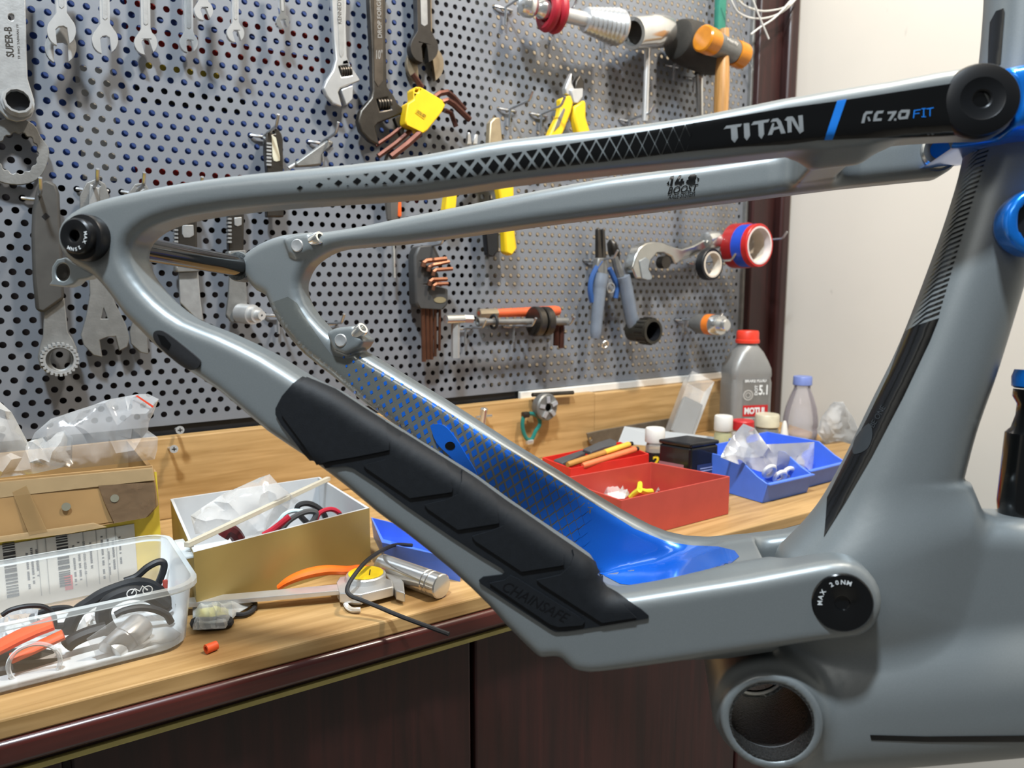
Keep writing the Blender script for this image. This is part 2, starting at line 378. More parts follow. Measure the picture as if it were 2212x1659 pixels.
# ================================================================== THE BICYCLE FRAME
NF = ray(1420, 745).normalized(); UF = NF.cross(_up).normalized(); VF = UF.cross(NF); DF = .445
def fuv(px, py, w_):                       # pixel on the plane w (mm) of the frame -> frame mm
    d = ray(px, py); q = d*((DF+w_/1000)/d.dot(NF)); return q.dot(UF)*1000, q.dot(VF)*1000
def FW(u_, v_, w_): return EYE+UF*(u_/1000)+VF*(v_/1000)+NF*(DF+w_/1000)   # frame mm -> world
def FP(px, py, w_): return FW(*fuv(px, py, w_), w_)
class Field:
    """signed field on a grid in frame millimetres; shapes are blended in, then skinned"""
    def __init__(s, u0, u1, v0, v1, w0, w1, h):
        s.h = h; s.o = np.array([u0, v0, w0], np.float32)
        s.u = np.arange(u0, u1, h, dtype=np.float32); s.v = np.arange(v0, v1, h, dtype=np.float32); s.w = np.arange(w0, w1, h, dtype=np.float32)
        s.f = np.full((len(s.u), len(s.v), len(s.w)), 15., np.float32)
    def win(s, u0, u1, v0, v1, w0, w1, m=14):
        r_ = []
        for ax, a, b in ((s.u, u0, u1), (s.v, v0, v1), (s.w, w0, w1)):
            r_.append(slice(int(np.searchsorted(ax, a-m)), int(np.searchsorted(ax, b+m))))
        return tuple(r_)
    def blend(s, sl, g, k, sub=False):
        a = s.f[sl]
        if sub: a = -a
        if k > 0:
            hh = np.maximum(k-np.abs(a-g), 0)/k; r_ = np.minimum(a, g)-hh*hh*k*.25
        else: r_ = np.minimum(a, g)
        s.f[sl] = -r_ if sub else r_
    def tube(s, st, k=6., p=2.4, n=5, sub=False):
        """st: (px,py of one edge, px,py of the other edge, reference w, centre w, half depth)"""
        q = []
        for tx, ty, bx, by, wr, cw, hw in st:
            a = fuv(tx, ty, wr); b = fuv(bx, by, wr)
            q.append(((a[0]+b[0])/2, (a[1]+b[1])/2, hypot(a[0]-b[0], a[1]-b[1])/2, cw, hw))
        s.tubeq(q, k, p, n, sub)
    def tubeq(s, q, k=6., p=2.4, n=5, sub=False):
        c1 = [Vector(x[:3]) for x in q]; c2 = [Vector((x[3], x[4], 0)) for x in q]
        c1 = catmull(c1, n); c2 = catmull(c2, n)
        A = np.array([(a.x, a.y, a.z, b.x, b.y) for a, b in zip(c1, c2)], np.float32)
        R = A[:, 2].max()
        sl = s.win(A[:, 0].min()-R, A[:, 0].max()+R, A[:, 1].min()-R, A[:, 1].max()+R, (A[:, 3]-A[:, 4]).min(), (A[:, 3]+A[:, 4]).max())
        U, V_ = np.meshgrid(s.u[sl[0]], s.v[sl[1]], indexing='ij')
        best = np.full(U.shape, 1e9, np.float32); hv = np.ones_like(U); cw = np.zeros_like(U); hw = np.ones_like(U); dd = np.zeros_like(U)
        for a, b in zip(A[:-1], A[1:]):
            e = b[:2]-a[:2]; L = max(float(e@e), 1e-6)
            t = np.clip(((U-a[0])*e[0]+(V_-a[1])*e[1])/L, 0, 1)
            di = np.hypot(U-a[0]-t*e[0], V_-a[1]-t*e[1]); h_ = a[2]+t*(b[2]-a[2]); g = di-h_
            m = g < best
            best = np.where(m, g, best); hv = np.where(m, h_, hv); dd = np.where(m, di, dd)
            cw = np.where(m, a[3]+t*(b[3]-a[3]), cw); hw = np.where(m, a[4]+t*(b[4]-a[4]), hw)
        W = s.w[sl[2]][None, None, :]
        nn = (dd/hv)[:, :, None]**p+(np.abs(W-cw[:, :, None])/hw[:, :, None])**p
        g = (nn**(1/p)-1)*np.minimum(hv, hw)[:, :, None]
        s.blend(sl, g.astype(np.float32), k, sub)
    def poly(s, pts, wr, cw, hw, R=6., k=6., smooth=0, sub=False):
        """pts: pixels on plane wr(px) ; cw: number or function of u"""
        wf = wr if callable(wr) else (lambda x: wr)
        q = [fuv(a, b, wf(a)) for a, b in pts]
        if smooth: q = [(t.x, t.y) for t in catmull([Vector((a, b)) for a, b in q], smooth, True)]
        q = np.array(q, np.float32)
        cwf = cw if callable(cw) else (lambda u_: np.full_like(u_, cw))
        uu = np.array([q[:, 0].min(), q[:, 0].max()], np.float32); ce = cwf(uu)
        sl = s.win(q[:, 0].min(), q[:, 0].max(), q[:, 1].min(), q[:, 1].max(), ce.min()-hw, ce.max()+hw)
        U, V_ = np.meshgrid(s.u[sl[0]], s.v[sl[1]], indexing='ij')
        d2 = np.full(U.shape, 1e9, np.float32); ins = np.zeros(U.shape, bool)
        for i in range(len(q)):
            a, b = q[i], q[(i+1) % len(q)]; e = b-a; L = max(float(e@e), 1e-9)
            t = np.clip(((U-a[0])*e[0]+(V_-a[1])*e[1])/L, 0, 1)
            d2 = np.minimum(d2, np.hypot(U-a[0]-t*e[0], V_-a[1]-t*e[1]))
            c_ = (a[1] > V_) != (b[1] > V_)
            with np.errstate(divide='ignore', invalid='ignore'):
                xx = (b[0]-a[0])*(V_-a[1])/(b[1]-a[1] if b[1] != a[1] else 1e-9)+a[0]
            ins ^= c_ & (U < xx)
        d2 = np.where(ins, -d2, d2)
        W = s.w[sl[2]][None, None, :]
        qa = (d2+R)[:, :, None]; qb = np.abs(W-cwf(U)[:, :, None])-(hw-R)
        g = np.hypot(np.maximum(qa, 0), np.maximum(qb, 0))+np.minimum(np.maximum(qa, qb), 0)-R
        s.blend(sl, g.astype(np.float32), k, sub)
    def cyl(s, c, r_, w0, w1, R=3., k=4., sub=False):
        sl = s.win(c[0]-r_, c[0]+r_, c[1]-r_, c[1]+r_, w0, w1)
        U, V_ = np.meshgrid(s.u[sl[0]], s.v[sl[1]], indexing='ij'); d2 = np.hypot(U-c[0], V_-c[1])-r_
        W = s.w[sl[2]][None, None, :]
        qa = (d2+R)[:, :, None]; qb = np.abs(W-(w0+w1)/2)-((w1-w0)/2-R)
        g = np.hypot(np.maximum(qa, 0), np.maximum(qb, 0))+np.minimum(np.maximum(qa, qb), 0)-R
        s.blend(sl, g.astype(np.float32), k, sub)
    def sample(s, p):
        q = (p-s.o)/s.h; i = np.clip(q.astype(int), 0, np.array(s.f.shape)-2); t = np.clip(q-i, 0, 1)
        x, y, z = i.T; a, b, c = t.T; f = s.f; r_ = 0
        for dx in (0, 1):
            for dy in (0, 1):
                for dz in (0, 1):
                    r_ = r_+f[x+dx, y+dy, z+dz]*(a if dx else 1-a)*(b if dy else 1-b)*(c if dz else 1-c)
        return r_
    def skin(s):
        f = s.f; sg = f < 0
        c = [sg[dx:sg.shape[0]-1+dx, dy:sg.shape[1]-1+dy, dz:sg.shape[2]-1+dz] for dx in (0, 1) for dy in (0, 1) for dz in (0, 1)]
        any_ = c[0].copy(); all_ = c[0].copy()
        for q in c[1:]: any_ |= q; all_ &= q
        act = any_ & ~all_; idx = np.full(act.shape, -1, np.int64); cells = np.argwhere(act); idx[act] = np.arange(len(cells))
        acc = np.zeros((len(cells), 3)); cnt = np.zeros(len(cells))
        cor = [(dx, dy, dz) for dx in (0, 1) for dy in (0, 1) for dz in (0, 1)]
        val = {q: f[cells[:, 0]+q[0], cells[:, 1]+q[1], cells[:, 2]+q[2]] for q in cor}
        for a in cor:
            for ax in range(3):
                if a[ax] == 0:
                    b = list(a); b[ax] = 1; b = tuple(b); fa, fb = val[a], val[b]; m = (fa < 0) != (fb < 0)
                    t = np.where(m, fa/np.where(fa == fb, 1, fa-fb), 0)
                    pt = np.array(a, float)[None, :]+np.zeros((len(cells), 3)); pt[:, ax] += t
                    acc += pt*m[:, None]; cnt += m
        vert = s.o+(cells+acc/cnt[:, None])*s.h
        quads = []
        for ax in range(3):
            s0 = [slice(None)]*3; s1 = [slice(None)]*3; s0[ax] = slice(0, -1); s1[ax] = slice(1, None)
            cr = sg[tuple(s0)] != sg[tuple(s1)]; e = np.argwhere(cr)
            b_, c_ = (ax+1) % 3, (ax+2) % 3
            ok = (e[:, b_] > 0) & (e[:, c_] > 0) & (e[:, b_] < f.shape[b_]-1) & (e[:, c_] < f.shape[c_]-1); e = e[ok]
            fl = sg[tuple(e.T)]
            def cell(db, dc):
                q = e.copy(); q[:, b_] -= db; q[:, c_] -= dc; return idx[q[:, 0], q[:, 1], q[:, 2]]
            Q = np.stack([cell(0, 0), cell(1, 0), cell(1, 1), cell(0, 1)], 1)
            Q = np.where(fl[:, None], Q, Q[:, ::-1]); quads.append(Q)
        Q = np.concatenate(quads); Q = Q[(Q >= 0).all(1)]
        gd = lambda p: np.stack([s.sample(p+np.eye(3)[i]*s.h*.8)-s.sample(p-np.eye(3)[i]*s.h*.8) for i in range(3)], 1)/(1.6*s.h)
        # relax a little inside the surface, then pull back onto it
        for it in range(3):
            ac = np.zeros_like(vert); n_ = np.zeros(len(vert))
            for i in range(4):
                for j in (1, 3):
                    np.add.at(ac, Q[:, i], vert[Q[:, (i+j) % 4]]); np.add.at(n_, Q[:, i], 1)
            vert = vert*.5+.5*ac/np.maximum(n_, 1)[:, None]
            g = gd(vert); L = np.maximum((g*g).sum(1), .05); vert = vert-g*(np.clip(s.sample(vert), -1.5, 1.5)/L)[:, None]
        g = gd(vert); nr = g/np.maximum(np.linalg.norm(g, axis=1), 1e-6)[:, None]
        return vert, Q, nr
bike = thing('bicycle_frame', 'grey carbon full-suspension bicycle frame with blue accents held in front of the bench', 'bicycle frame', FP(1700, 1600, 0))
BO = ORG[bike.name]
_R3 = np.array([[UF[i], VF[i], NF[i]] for i in range(3)])
SKIN = []          # all skinned pieces, for laying decals on
def skinned(vert, Q, nr, masks, parent=bike):
    """split one skinned body into named parts that keep a common shading"""
    W3 = (vert/1000+np.array([0, 0, DF]))@_R3.T+np.array(EYE); N3 = nr@_R3.T
    fc = vert[Q].mean(1); out = []; left = np.ones(len(Q), bool)
    Q = Q[:, ::-1]; SKIN.append((W3, Q, N3))
    for name, fn, m, label in masks:
        sel = left & fn(fc); left &= ~sel; q = Q[sel]
        if not len(q): continue
        ids, inv = np.unique(q, return_inverse=True); inv = inv.reshape(q.shape)
        me = bpy.data.meshes.new(name); me.from_pydata((W3[ids]-np.array(BO)).tolist(), [], inv.tolist()); me.materials.append(m)
        me.shade_smooth(); me.normals_split_custom_set_from_vertices(N3[ids].tolist()); me.update()
        o = bpy.data.objects.new(name, me); C.objects.link(o); o.parent = parent; ORG[o.name] = BO
        if label: o['label'] = label
        out.append(o)
    return out
def paint(name, col, rough, metal, coat=0.):
    m = mat(name, col, rough, metal, var=.05, scale=1800, coat=coat, bump=.02, bscale=2500); return m
M_fr = paint('satin_grey_carbon_paint', '7c8182', .38, .35)
M_frg = paint('gloss_grey_paint', '6c6f6c', .24, .35, .5)
M_frblue = paint('gloss_blue_paint', '1562c8', .26, .3, .7)
M_link = mat('blue_anodised', '157be0', .22, .5, var=.05, scale=900, coat=.5)
M_decal = mat('black_gloss_print', '08090a', .18, 0., var=.1, coat=.3)
M_silver = mat('silver_print', '8f9293', .4, .3, var=.04)
M_bluep = mat('blue_print', '1d78d6', .35, .1, var=.04)
M_whitep = mat('white_print', 'd9dcdc', .5, 0., var=.03)

# ---- rear triangle
wo = lambda x: -86+(x-175)/1945*38           # outer face, drive side
wi = lambda x: 62-(x-560)/1460*38            # inner face, far side
ua, ub = fuv(175, 520, -80)[0], fuv(2120, 215, -48)[0]
near_c = lambda u_: (-86+13)+(u_-ua)/(ub-ua)*38
far_c = lambda u_: (62+12)-(u_-ua)/(ub-ua)*38
rt = Field(ua-40, ub+45, fuv(1265, 1470, -60)[1]-18, fuv(2100, 130, -48)[1]+25, -106, 104, 1.7)
T = lambda q, f, dc, hw: [(a, b, c, d, f(a), f(a)+dc, hw) for a, b, c, d in q]
rt.poly([(2120,141),(1900,179),(1690,212),(1500,250),(1300,277),(1100,299),(1000,316),(900,335),(760,353),(600,369),(538,375),(443,387),(380,397),(316,409),(237,427),(190,442),(158,460),(138,482),(130,510),(138,545),(165,574),(202,594),(240,637),(272,682),(304,714),(348,758),(395,793),(475,846),(579,933),(674,996),(753,1056),(816,1109),(880,1156),(975,1233),(1054,1308),(1088,1347),(1153,1412),(1172,1422),(1204,1420),(1222,1434),(1238,1447),(1262,1453),(1298,1453),(1442,1434),(1660,1402),(1770,1386),(1850,1376),(1886,1354),(1904,1318),(1902,1275),(1878,1236),(1840,1214),(1790,1212),(1720,1224),(1620,1243),(1500,1262),(1400,1278),(1330,1287),(1300,1276),(1285,1250),(1270,1215),(1189,1159),(1164,1142),(1089,1091),(1019,1040),(959,1002),(892,961),(835,925),(785,895),(721,852),(649,816),(570,766),(475,720),(400,690),(345,650),(305,605),(285,570),(281,545),(290,520),(320,494),(370,474),(440,460),(540,447),(700,434),(900,420),(1100,390),(1300,367),(1500,347),(1690,326),(1900,303),(2050,292),(2120,290),(2165,285),(2192,250),(2195,205),(2175,165)], lambda x: wo(x)+5.5, near_c, 13, 7.0, 0, smooth=2)
rt.poly([(2040,283),(1990,285),(1800,314),(1633,340),(1475,364),(1316,385),(1158,414),(1000,446),(853,475),(793,488),(744,496),(698,502),(663,503),(614,508),(576,521),(549,536),(526,556),(526,585),(538,608),(556,628),(578,640),(592,675),(622,722),(660,765),(720,812),(792,872),(872,930),(1004,1050),(1105,1135),(1200,1215),(1300,1290),(1390,1330),(1500,1310),(1746,1268),(1795,1245),(1812,1200),(1800,1160),(1760,1135),(1700,1150),(1533,1167),(1442,1155),(1370,1122),(1298,1080),(1200,1018),(1092,952),(961,867),(880,818),(798,768),(745,742),(700,705),(664,660),(652,624),(656,600),(670,574),(692,556),(712,545),(750,535),(862,526),(1008,508),(1165,486),(1323,466),(1483,446),(1640,426),(1808,404),(1997,384),(2035,378),(2070,350),(2075,318)], lambda x: wi(x)+5, far_c, 12, 7.5, 0, smooth=2)
rt.poly([(612,517),(640,507),(668,503),(681,520),(673,541),(640,557),(624,549)], 56, 67, 13, 3, 3)
rt.poly([(704,718),(724,708),(765,703),(774,724),(787,734),(776,752),(746,766),(718,754)], 49, 60, 12, 3, 3)
rt.poly([(1640,1188),(1575,1197),(1500,1224),(1420,1254),(1350,1262),(1290,1270),(1275,1330),(1310,1372),(1560,1368),(1655,1350)], 0, -4., 36, 8, 16)
rt.poly([(1740,302),(1826,290),(1816,366),(1738,378)], 0, -6., 30, 9, 24)
vert, Q, nr = rt.skin()
ud, _ = fuv(330, 500, -75); uf_, _ = fuv(700, 560, 65); uy = fuv(1575, 1200, 0)[0]
v_mid = lambda u_: np.interp(u_, [ua-60, ua, ub], [fuv(175, 520, -80)[1], fuv(278, 545, -80)[1], fuv(1700, 700, 0)[1]])
up_ = lambda c: c[:, 1] > v_mid(c[:, 0])
rear = skinned(vert, Q, nr, [
    ('dropout', lambda c: (c[:, 0] < ua+26) & (c[:, 2] < 0) & (np.abs(c[:, 1]-fuv(175, 520, -80)[1]) < 34), M_fr, None),
    ('dropout', lambda c: (c[:, 0] < ua+30) & (c[:, 2] > 0) & (np.abs(c[:, 1]-fuv(560, 585, 70)[1]) < 30), M_fr, None),
    ('seatstay', lambda c: up_(c) & (c[:, 2] < -5), M_fr, None),
    ('seatstay', lambda c: up_(c), M_fr, None),
    ('chainstay_yoke', lambda c: (c[:, 0] > uy-14) & (c[:, 0] < uy+28) & (np.abs(c[:, 2]) < 34), M_fr, None),
    ('chainstay', lambda c: c[:, 2] < 0, M_fr, None),
    ('chainstay', lambda c: c[:, 2] >= 0, M_fr, None)])
# ---- front triangle
bbu, bbv = fuv(1667, 1561, -46)
g = fuv(1534, 1500, 0)[0]-14
ff = Field(g, fuv(2470, 800, 0)[0], fuv(1700, 1700, -30)[1]-24, fuv(2200, -120, 0)[1], -56, 56, 1.9)
ff.tube([(2135,-170,2325,-170,0,0,19),(2132,0,2316,10,0,0,19),(2120,150,2292,190,0,0,19),(2095,313,2262,385,0,0,20),(2066,422,2236,500,0,0,20),(2021,553,2196,634,0,0,21),(1952,731,2140,817,0,0,22),(1890,860,2090,960,0,0,23),(1815,1012,2049,1119,0,0,25),(1720,1178,1990,1310,0,0,28)], 0, 2.2, 14)
ff.poly([(1680,1300),(1715,1215),(1800,1180),(1960,1120),(2066,1090),(2095,1116),(2200,1120),(2480,1118),(2480,1400),(1900,1500),(1720,1450),(1640,1380)], 0, 0., 22, 12, 30)
ff.tube([(1740,1400,1740,1640,0,0,36),(1860,1365,1860,1634,0,0,35),(2000,1345,2000,1624,0,0,34),(2212,1325,2212,1604,0,0,34),(2480,1300,2480,1580,0,0,34)], 10, 2.6)
ff.cyl((bbu, bbv), 29.5, -38, 40, 6, 9); ff.cyl((bbu, bbv), 26.0, -46, 46, 2.2, 6)
ff.cyl((bbu, bbv), 21.0, -60, 60, .1, 0, True)
ff.cyl((bbu, bbv), 23., -30, 30, 2, 0, True)
vert, Q, nr = ff.skin()
rb = lambda c: np.hypot(c[:, 0]-bbu, c[:, 1]-bbv)
M_bore = mat('raw_carbon_bore', '2c2b29', .55, .2, var=.5, scale=900, bump=.8, bscale=900)
vs_ = fuv(1900, 1180, 0)[1]
front = skinned(vert, Q, nr, [
    ('bottom_bracket_shell', lambda c: rb(c) < 33, M_fr, None),
    ('seat_tube', lambda c: c[:, 1] > vs_, M_fr, None),
    ('down_tube', lambda c: c[:, 1] <= vs_, M_fr, None)])
MB().lathe(FW(bbu, bbv, -45.4), NF, [(t/1000, r_/1000) for t, r_ in ((0, 21.5), (0, 20.35), (12, 20.2), (12, 22.5), (80, 22.5), (80, 20.2), (91, 20.35), (91, 21.5))], 56, hint=VF, cap0=False, cap1=False).build('bottom_bracket_bore', M_bore, bike)
# ---- rocker link and pivots
lk = Field(fuv(2060, 200, 0)[0]-10, fuv(2480, 200, 0)[0], fuv(2200, 640, -20)[1]-10, fuv(2200, 100, -30)[1]+20, -50, 54, 1.9)
pu, pv = fuv(2118, 216, -48)
lk.tubeq([(pu, pv, 16, 0, 44), (pu+32, pv+4, 18, 0, 40), (pu+75, pv+2, 18, 0, 38)], 0, 5)
ru, rv = fuv(2240, 480, -30)
lk.tubeq([(pu+75, pv+2, 18, -26, 8), (pu+60, (pv+rv)/2, 10, -26, 7), (ru+14, rv+8, 12, -26, 7)], 6, 4)
lk.cyl((ru, rv), 17, -37, -20, 3, 4); lk.cyl((ru, rv), 11.5, -60, -10, .1, 0, True)
lk.cyl((pu-4, pv), 24, -47, -24, 1, 2, True); lk.cyl((pu-4, pv), 23, 26, 60, 1, 2, True)
vert, Q, nr = lk.skin()
skinned(vert, Q, nr, [('rocker_link', lambda c: c[:, 0] < 1e9, M_link, 'blue anodised rocker link')])
def flathe(name, u_, v_, w0, prof, m, parent=bike, n=40, label=None, sgn=1):
    return MB().lathe(FW(u_, v_, w0), NF*sgn, [(t/1000, r_/1000) for t, r_ in prof], n, hint=VF).build(name, m, parent, label=label, angle=30)
M_bear = mat('bearing_steel', 'b9b9b5', .25, .9)
flathe('bearing', ru, rv, -33, [(0, 5.5), (0, 11.4), (14, 11.4)], M_black)
M_cap = mat('black_anodised', '17181a', .34, .3, var=.15)
# upper pivot cap: wide disc with a recessed socket
wcap = -47.5
cp = flathe('pivot_cap', pu, pv, wcap, [(3, 0), (3, .1), (2.6, 3.6), (-2.0, 3.9), (-2.5, 4.6), (-2.9, 9.6), (-3.1, 10.0), (-2.6, 14), (-1.6, 16.6), (-.2, 17.4), (4, 17.4)], M_cap, label='wide black pivot cap at the top of the seatstay')
# far bearing of that pivot
fu, fv = fuv(2027, 326, 25)
flathe('bearing', fu, fv, 23.0, [(0, 5.), (-1, 5.4), (-1, 8.6), (0, 9.6), (2, 10.2), (2, 11.5), (4, 11.5)], M_bear)
flathe('bearing_core', fu, fv, 22.4, [(0, 0.1), (0, 5.2), (4, 5.2)], M_link)
# main pivot cap
mu, mv = fuv(1820, 1303, -54.5)
flathe('pivot_cap', mu, mv, -54.6, [(1.6, 0), (1.6, .1), (1.2, 3.4), (.2, 3.8), (0, 4.2), (0, 14.2), (.6, 14.8), (3, 15)], M_blackg, label='round black main pivot cap reading MAX 20NM')
# axle cap and thru axle
au, av = fuv(160, 509, -96)
flathe('axle_cap', au, av, -96, [(5, 0), (5, .1), (4.6, 3.), (.3, 3.3), (0, 4), (0, 8.6), (.8, 9.6), (4.8, 9.8), (5.2, 12.2), (6.5, 12.8), (14, 12.8)], M_cap, label='black axle cap reading MAX 25NM')
MB().cyl(FW(au, av, -74), FW(au, av, 78), .0075, 28).build('thru_axle', M_blackg, bike, label='glossy black thru axle')
eu, ev = fuv(556, 586, 68)
flathe('axle_nut', au, av, 62, [(0, 7.6), (0, 10.4), (2, 11.2), (10, 11.2)], mat('raw_metal', '5d6365', .5, .6, var=.4, scale=500, bump=.5, bscale=600))
# derailleur hanger
hu, hv_ = fuv(134, 590, -74)
M_hang = mat('hanger_alloy', '8f9698', .4, .7, var=.08)
hb = MB()
def fprism(mb, pts, w0, th, holes=(), sm=0):
    q = [FP(a, b, w0) for a, b in pts]
    q = catmull(q, sm, True) if sm else q
    return mb.prism(q, NF*(th/1000), [[FP(a, b, w0) for a, b in h_] for h_ in holes])
cc = lambda x, y, r_, n=20, ry=None: [(x+r_*cos(2*pi*i/n), y+(ry or r_)*sin(2*pi*i/n)) for i in range(n)]
fprism(hb, [(112,575),(122,560),(140,556),(160,568),(185,578),(205,592),(185,602),(168,604),(158,614),(140,620),(122,618),(104,616),(112,605),(110,590)], -78, 7, [cc(135, 588, 15, 20, 19)])
hb.build('derailleur_hanger', M_hang, bike, bevel=.0008)
flathe('hanger_thread', *fuv(136, 588, -77), -77.5, [(0, 4.4), (0, 5.4), (8, 5.4), (8, 4.4), (0, 4.4)], M_dark)
# brake mount discs and bolts
for px, py, qx, qy, wr in ((641, 530, 684, 516, 53.2), (735, 735, 779, 713, 47.3)):
    u_, v_ = fuv(px, py, wr); flathe('mount_insert', u_, v_, wr+.2, [(0, 0.1), (-.4, 4.0), (.2, 4.6), (2, 4.7)], M_satin)
    a, b = FP(px+26, py-6, wr+6), FP(qx, qy, wr+3); d = (b-a).normalized()
    bo = MB().lathe(a, d, [(-.006, .003), (.004, .003), (.004, .0044), (.0115, .0047), (.0125, .0042), (.0125, .0026), (.009, .0024), (.009, .0)], 16)
    bo.build('mount_bolt', M_chrome, bike)
# seatpost above the seat tube
sa, sb = FP(2222, -40, 0), FP(2228, -140, 0); sd = (sb-sa).normalized()
MB().lathe(sb-sd*.004, sd, [(0, .019), (0, .0205), (.004, .021), (.016, .021), (.018, .0205), (.018, .0156), (.16, .0156), (.16, 0)], 32).build('seatpost', M_cap, bike)
# rear shock in front of the seat tube
sk = [FP(2205, 1135, 0), FP(2212, 1060, 0), FP(2226, 960, 0), FP(2240, 860, 0), FP(2246, 800, 0)]
ax = (sk[4]-sk[0])
sh = MB().lathe(sk[0], ax, [(0, .006), (.004, .011), (.012, .0125), (.05, .0125), (.053, .010), (.060, .0085), (.066, .0085), (.070, .011), (.074, .011)], 28).build('rear_shock', M_blackg, bike)
MB().lathe(sk[0]+ax.normalized()*.0745, ax, [(0, .0105), (.001, .012), (.006, .0125), (.010, .0115), (.011, .0)], 24).build('shock_dial', M_link, sh)
# ---- things laid on the frame: protector, prints, lettering
def bvh(sel=None, which=(0, 1)):
    V, Fc, NN = [], [], []; k = 0
    for W3, Q, N3 in [SKIN[i] for i in which]:
        q = Q
        if sel:
            c = ((W3[Q].mean(1)-np.array(EYE))@_R3)*1000; c[:, 2] -= DF*1000
            q = Q[sel(c)]
        V += W3.tolist(); Fc += (q+k).tolist(); NN += N3.tolist(); k += len(W3)
    return BVHTree.FromPolygons(V, Fc), V, Fc, NN
BV_all = bvh(); BV_near = bvh(lambda c: (c[:, 2] < -20), (0,)); BV_far = bvh(lambda c: c[:, 2] > -28, (0,)); BV_front = bvh(None, (1,))
def land(bv, px, py, wfall=None):
    d = ray(px, py).normalized(); T_, V, Fc, NN = bv; p, n, i, t = T_.ray_cast(EYE, d)
    if p is None:
        if wfall is None: return None
        q = FP(px, py, wfall); p, n, i, t = T_.find_nearest(q)
    s_ = Vector()
    for k in Fc[i]: s_ += Vector(NN[k])/max((Vector(V[k])-p).length, 1e-5)
    return p, s_.normalized()
def inpoly(x, y, lp):
    c_ = False; j = len(lp)-1
    for i in range(len(lp)):
        a, b = lp[i], lp[j]
        if (a[1] > y) != (b[1] > y) and x < (b[0]-a[0])*(y-a[1])/(b[1]-a[1])+a[0]: c_ = not c_
        j = i
    return c_
def lay(name, polys, off, m, parent=bike, bv=None, step=9., wfall=None, skirt=0., label=None, jump=.012, mats=None):
    """lay flat outlines given in pixels onto the frame's surface, off mm proud of it"""
    bv = bv or BV_all; mb = MB(); NR = []; TOP = []; off = max(off*1.7, .25) if off < 1 else off; step = min(step, 9.)
    for poly in polys:
        poly = [tuple(p) for p in poly]; dens = []
        for i in range(len(poly)):
            a, b = poly[i], poly[(i+1) % len(poly)]; n = max(1, int(hypot(a[0]-b[0], a[1]-b[1])/step))
            dens += [(a[0]+(b[0]-a[0])*t/n, a[1]+(b[1]-a[1])*t/n) for t in range(n)]
        xs = [p[0] for p in dens]; ys = [p[1] for p in dens]; pts = [Vector(p) for p in dens]; nb = len(pts)
        x = min(xs)+step/2
        while x < max(xs):
            y = min(ys)+step/2
            while y < max(ys):
                if inpoly(x, y, dens) and min(abs(x-a)+abs(y-b) for a, b in dens) > step*.5: pts.append(Vector((x, y)))
                y += step
            x += step
        res = geometry.delaunay_2d_cdt(pts, [(i, (i+1) % nb) for i in range(nb)], [], 1, 1e-5, True)
        vv = res[0]; tr = [f for f in res[2] if inpoly(sum(vv[i].x for i in f)/3, sum(vv[i].y for i in f)/3, dens)]
        H = [land(bv, q.x, q.y, wfall) for q in vv]
        ok = [f for f in tr if all(H[i] for i in f) and max((H[f[i]][0]-H[f[i-1]][0]).length for i in range(3)) < jump]
        vs = [(h_[0]+h_[1]*(off/1000)) if h_ else Vector() for h_ in H]
        fs = []
        flat = [(vs[f[1]]-vs[f[0]]).cross(vs[f[2]]-vs[f[0]]).dot(H[f[0]][1]) for f in ok]; flip = sum(flat) < 0
        area2 = lambda f: (vv[f[1]].x-vv[f[0]].x)*(vv[f[2]].y-vv[f[0]].y)-(vv[f[2]].x-vv[f[0]].x)*(vv[f[1]].y-vv[f[0]].y)
        sg = 1 if sum(area2(f) for f in ok) >= 0 else -1
        for f in ok:
            f = list(f)
            if (area2(f)*sg < 0) != flip: f.reverse()
            fs.append(tuple(f))
        if skirt and fs:
            ed = {}
            for f in fs:
                for i in range(3):
                    e = (f[i], f[(i+1) % 3]); ed[e] = 1
            k = len(vs); vs = vs+[(h_[0]+h_[1]*((off-skirt)/1000)) if h_ else Vector() for h_ in H]
            for a, b in list(ed):
                if (b, a) not in ed: fs.append((b, a, a+k, b+k))
        used = sorted({i for f in fs for i in f}); mp = {i: j for j, i in enumerate(used)}
        mb.add([vs[i] for i in used], [tuple(mp[i] for i in f) for f in fs]); NR += [H[i % len(H)][1] for i in used]; TOP += [i < len(H) for i in used]
    if not mb.v: return None
    o = mb.build(name, m, parent, angle=28 if skirt else 50, label=label)
    if not skirt: o.data.normals_split_custom_set_from_vertices(NR)
    else:
        ln = []
        for f in o.data.polygons:
            tp = all(TOP[i] for i in f.vertices)
            for i in f.vertices: ln.append(NR[i] if tp else f.normal.copy())
        o.data.normals_split_custom_set(ln)
    return o
def letters(text, shear=0., bold=0.):
    """outlines of a line of text as triangles in a unit box (height of capitals = 1)"""
    cu = bpy.data.curves.new('t', 'FONT'); cu.body = text; cu.shear = shear; cu.offset = bold; cu.resolution_u = 3
    o = bpy.data.objects.new('t', cu); C.objects.link(o); dg = bpy.context.evaluated_depsgraph_get(); dg.update()
    me = o.evaluated_get(dg).to_mesh(); vs = [tuple(v.co[:2]) for v in me.vertices]; fs = [tuple(p.vertices) for p in me.polygons]
    o.evaluated_get(dg).to_mesh_clear(); bpy.data.objects.remove(o); bpy.data.curves.remove(cu)
    x0 = min(v[0] for v in vs); x1 = max(v[0] for v in vs); y0 = min(v[1] for v in vs); y1 = max(v[1] for v in vs)
    return [((x-x0)/(x1-x0), (y-y0)/(y1-y0)) for x, y in vs], fs, (x1-x0)/(y1-y0)
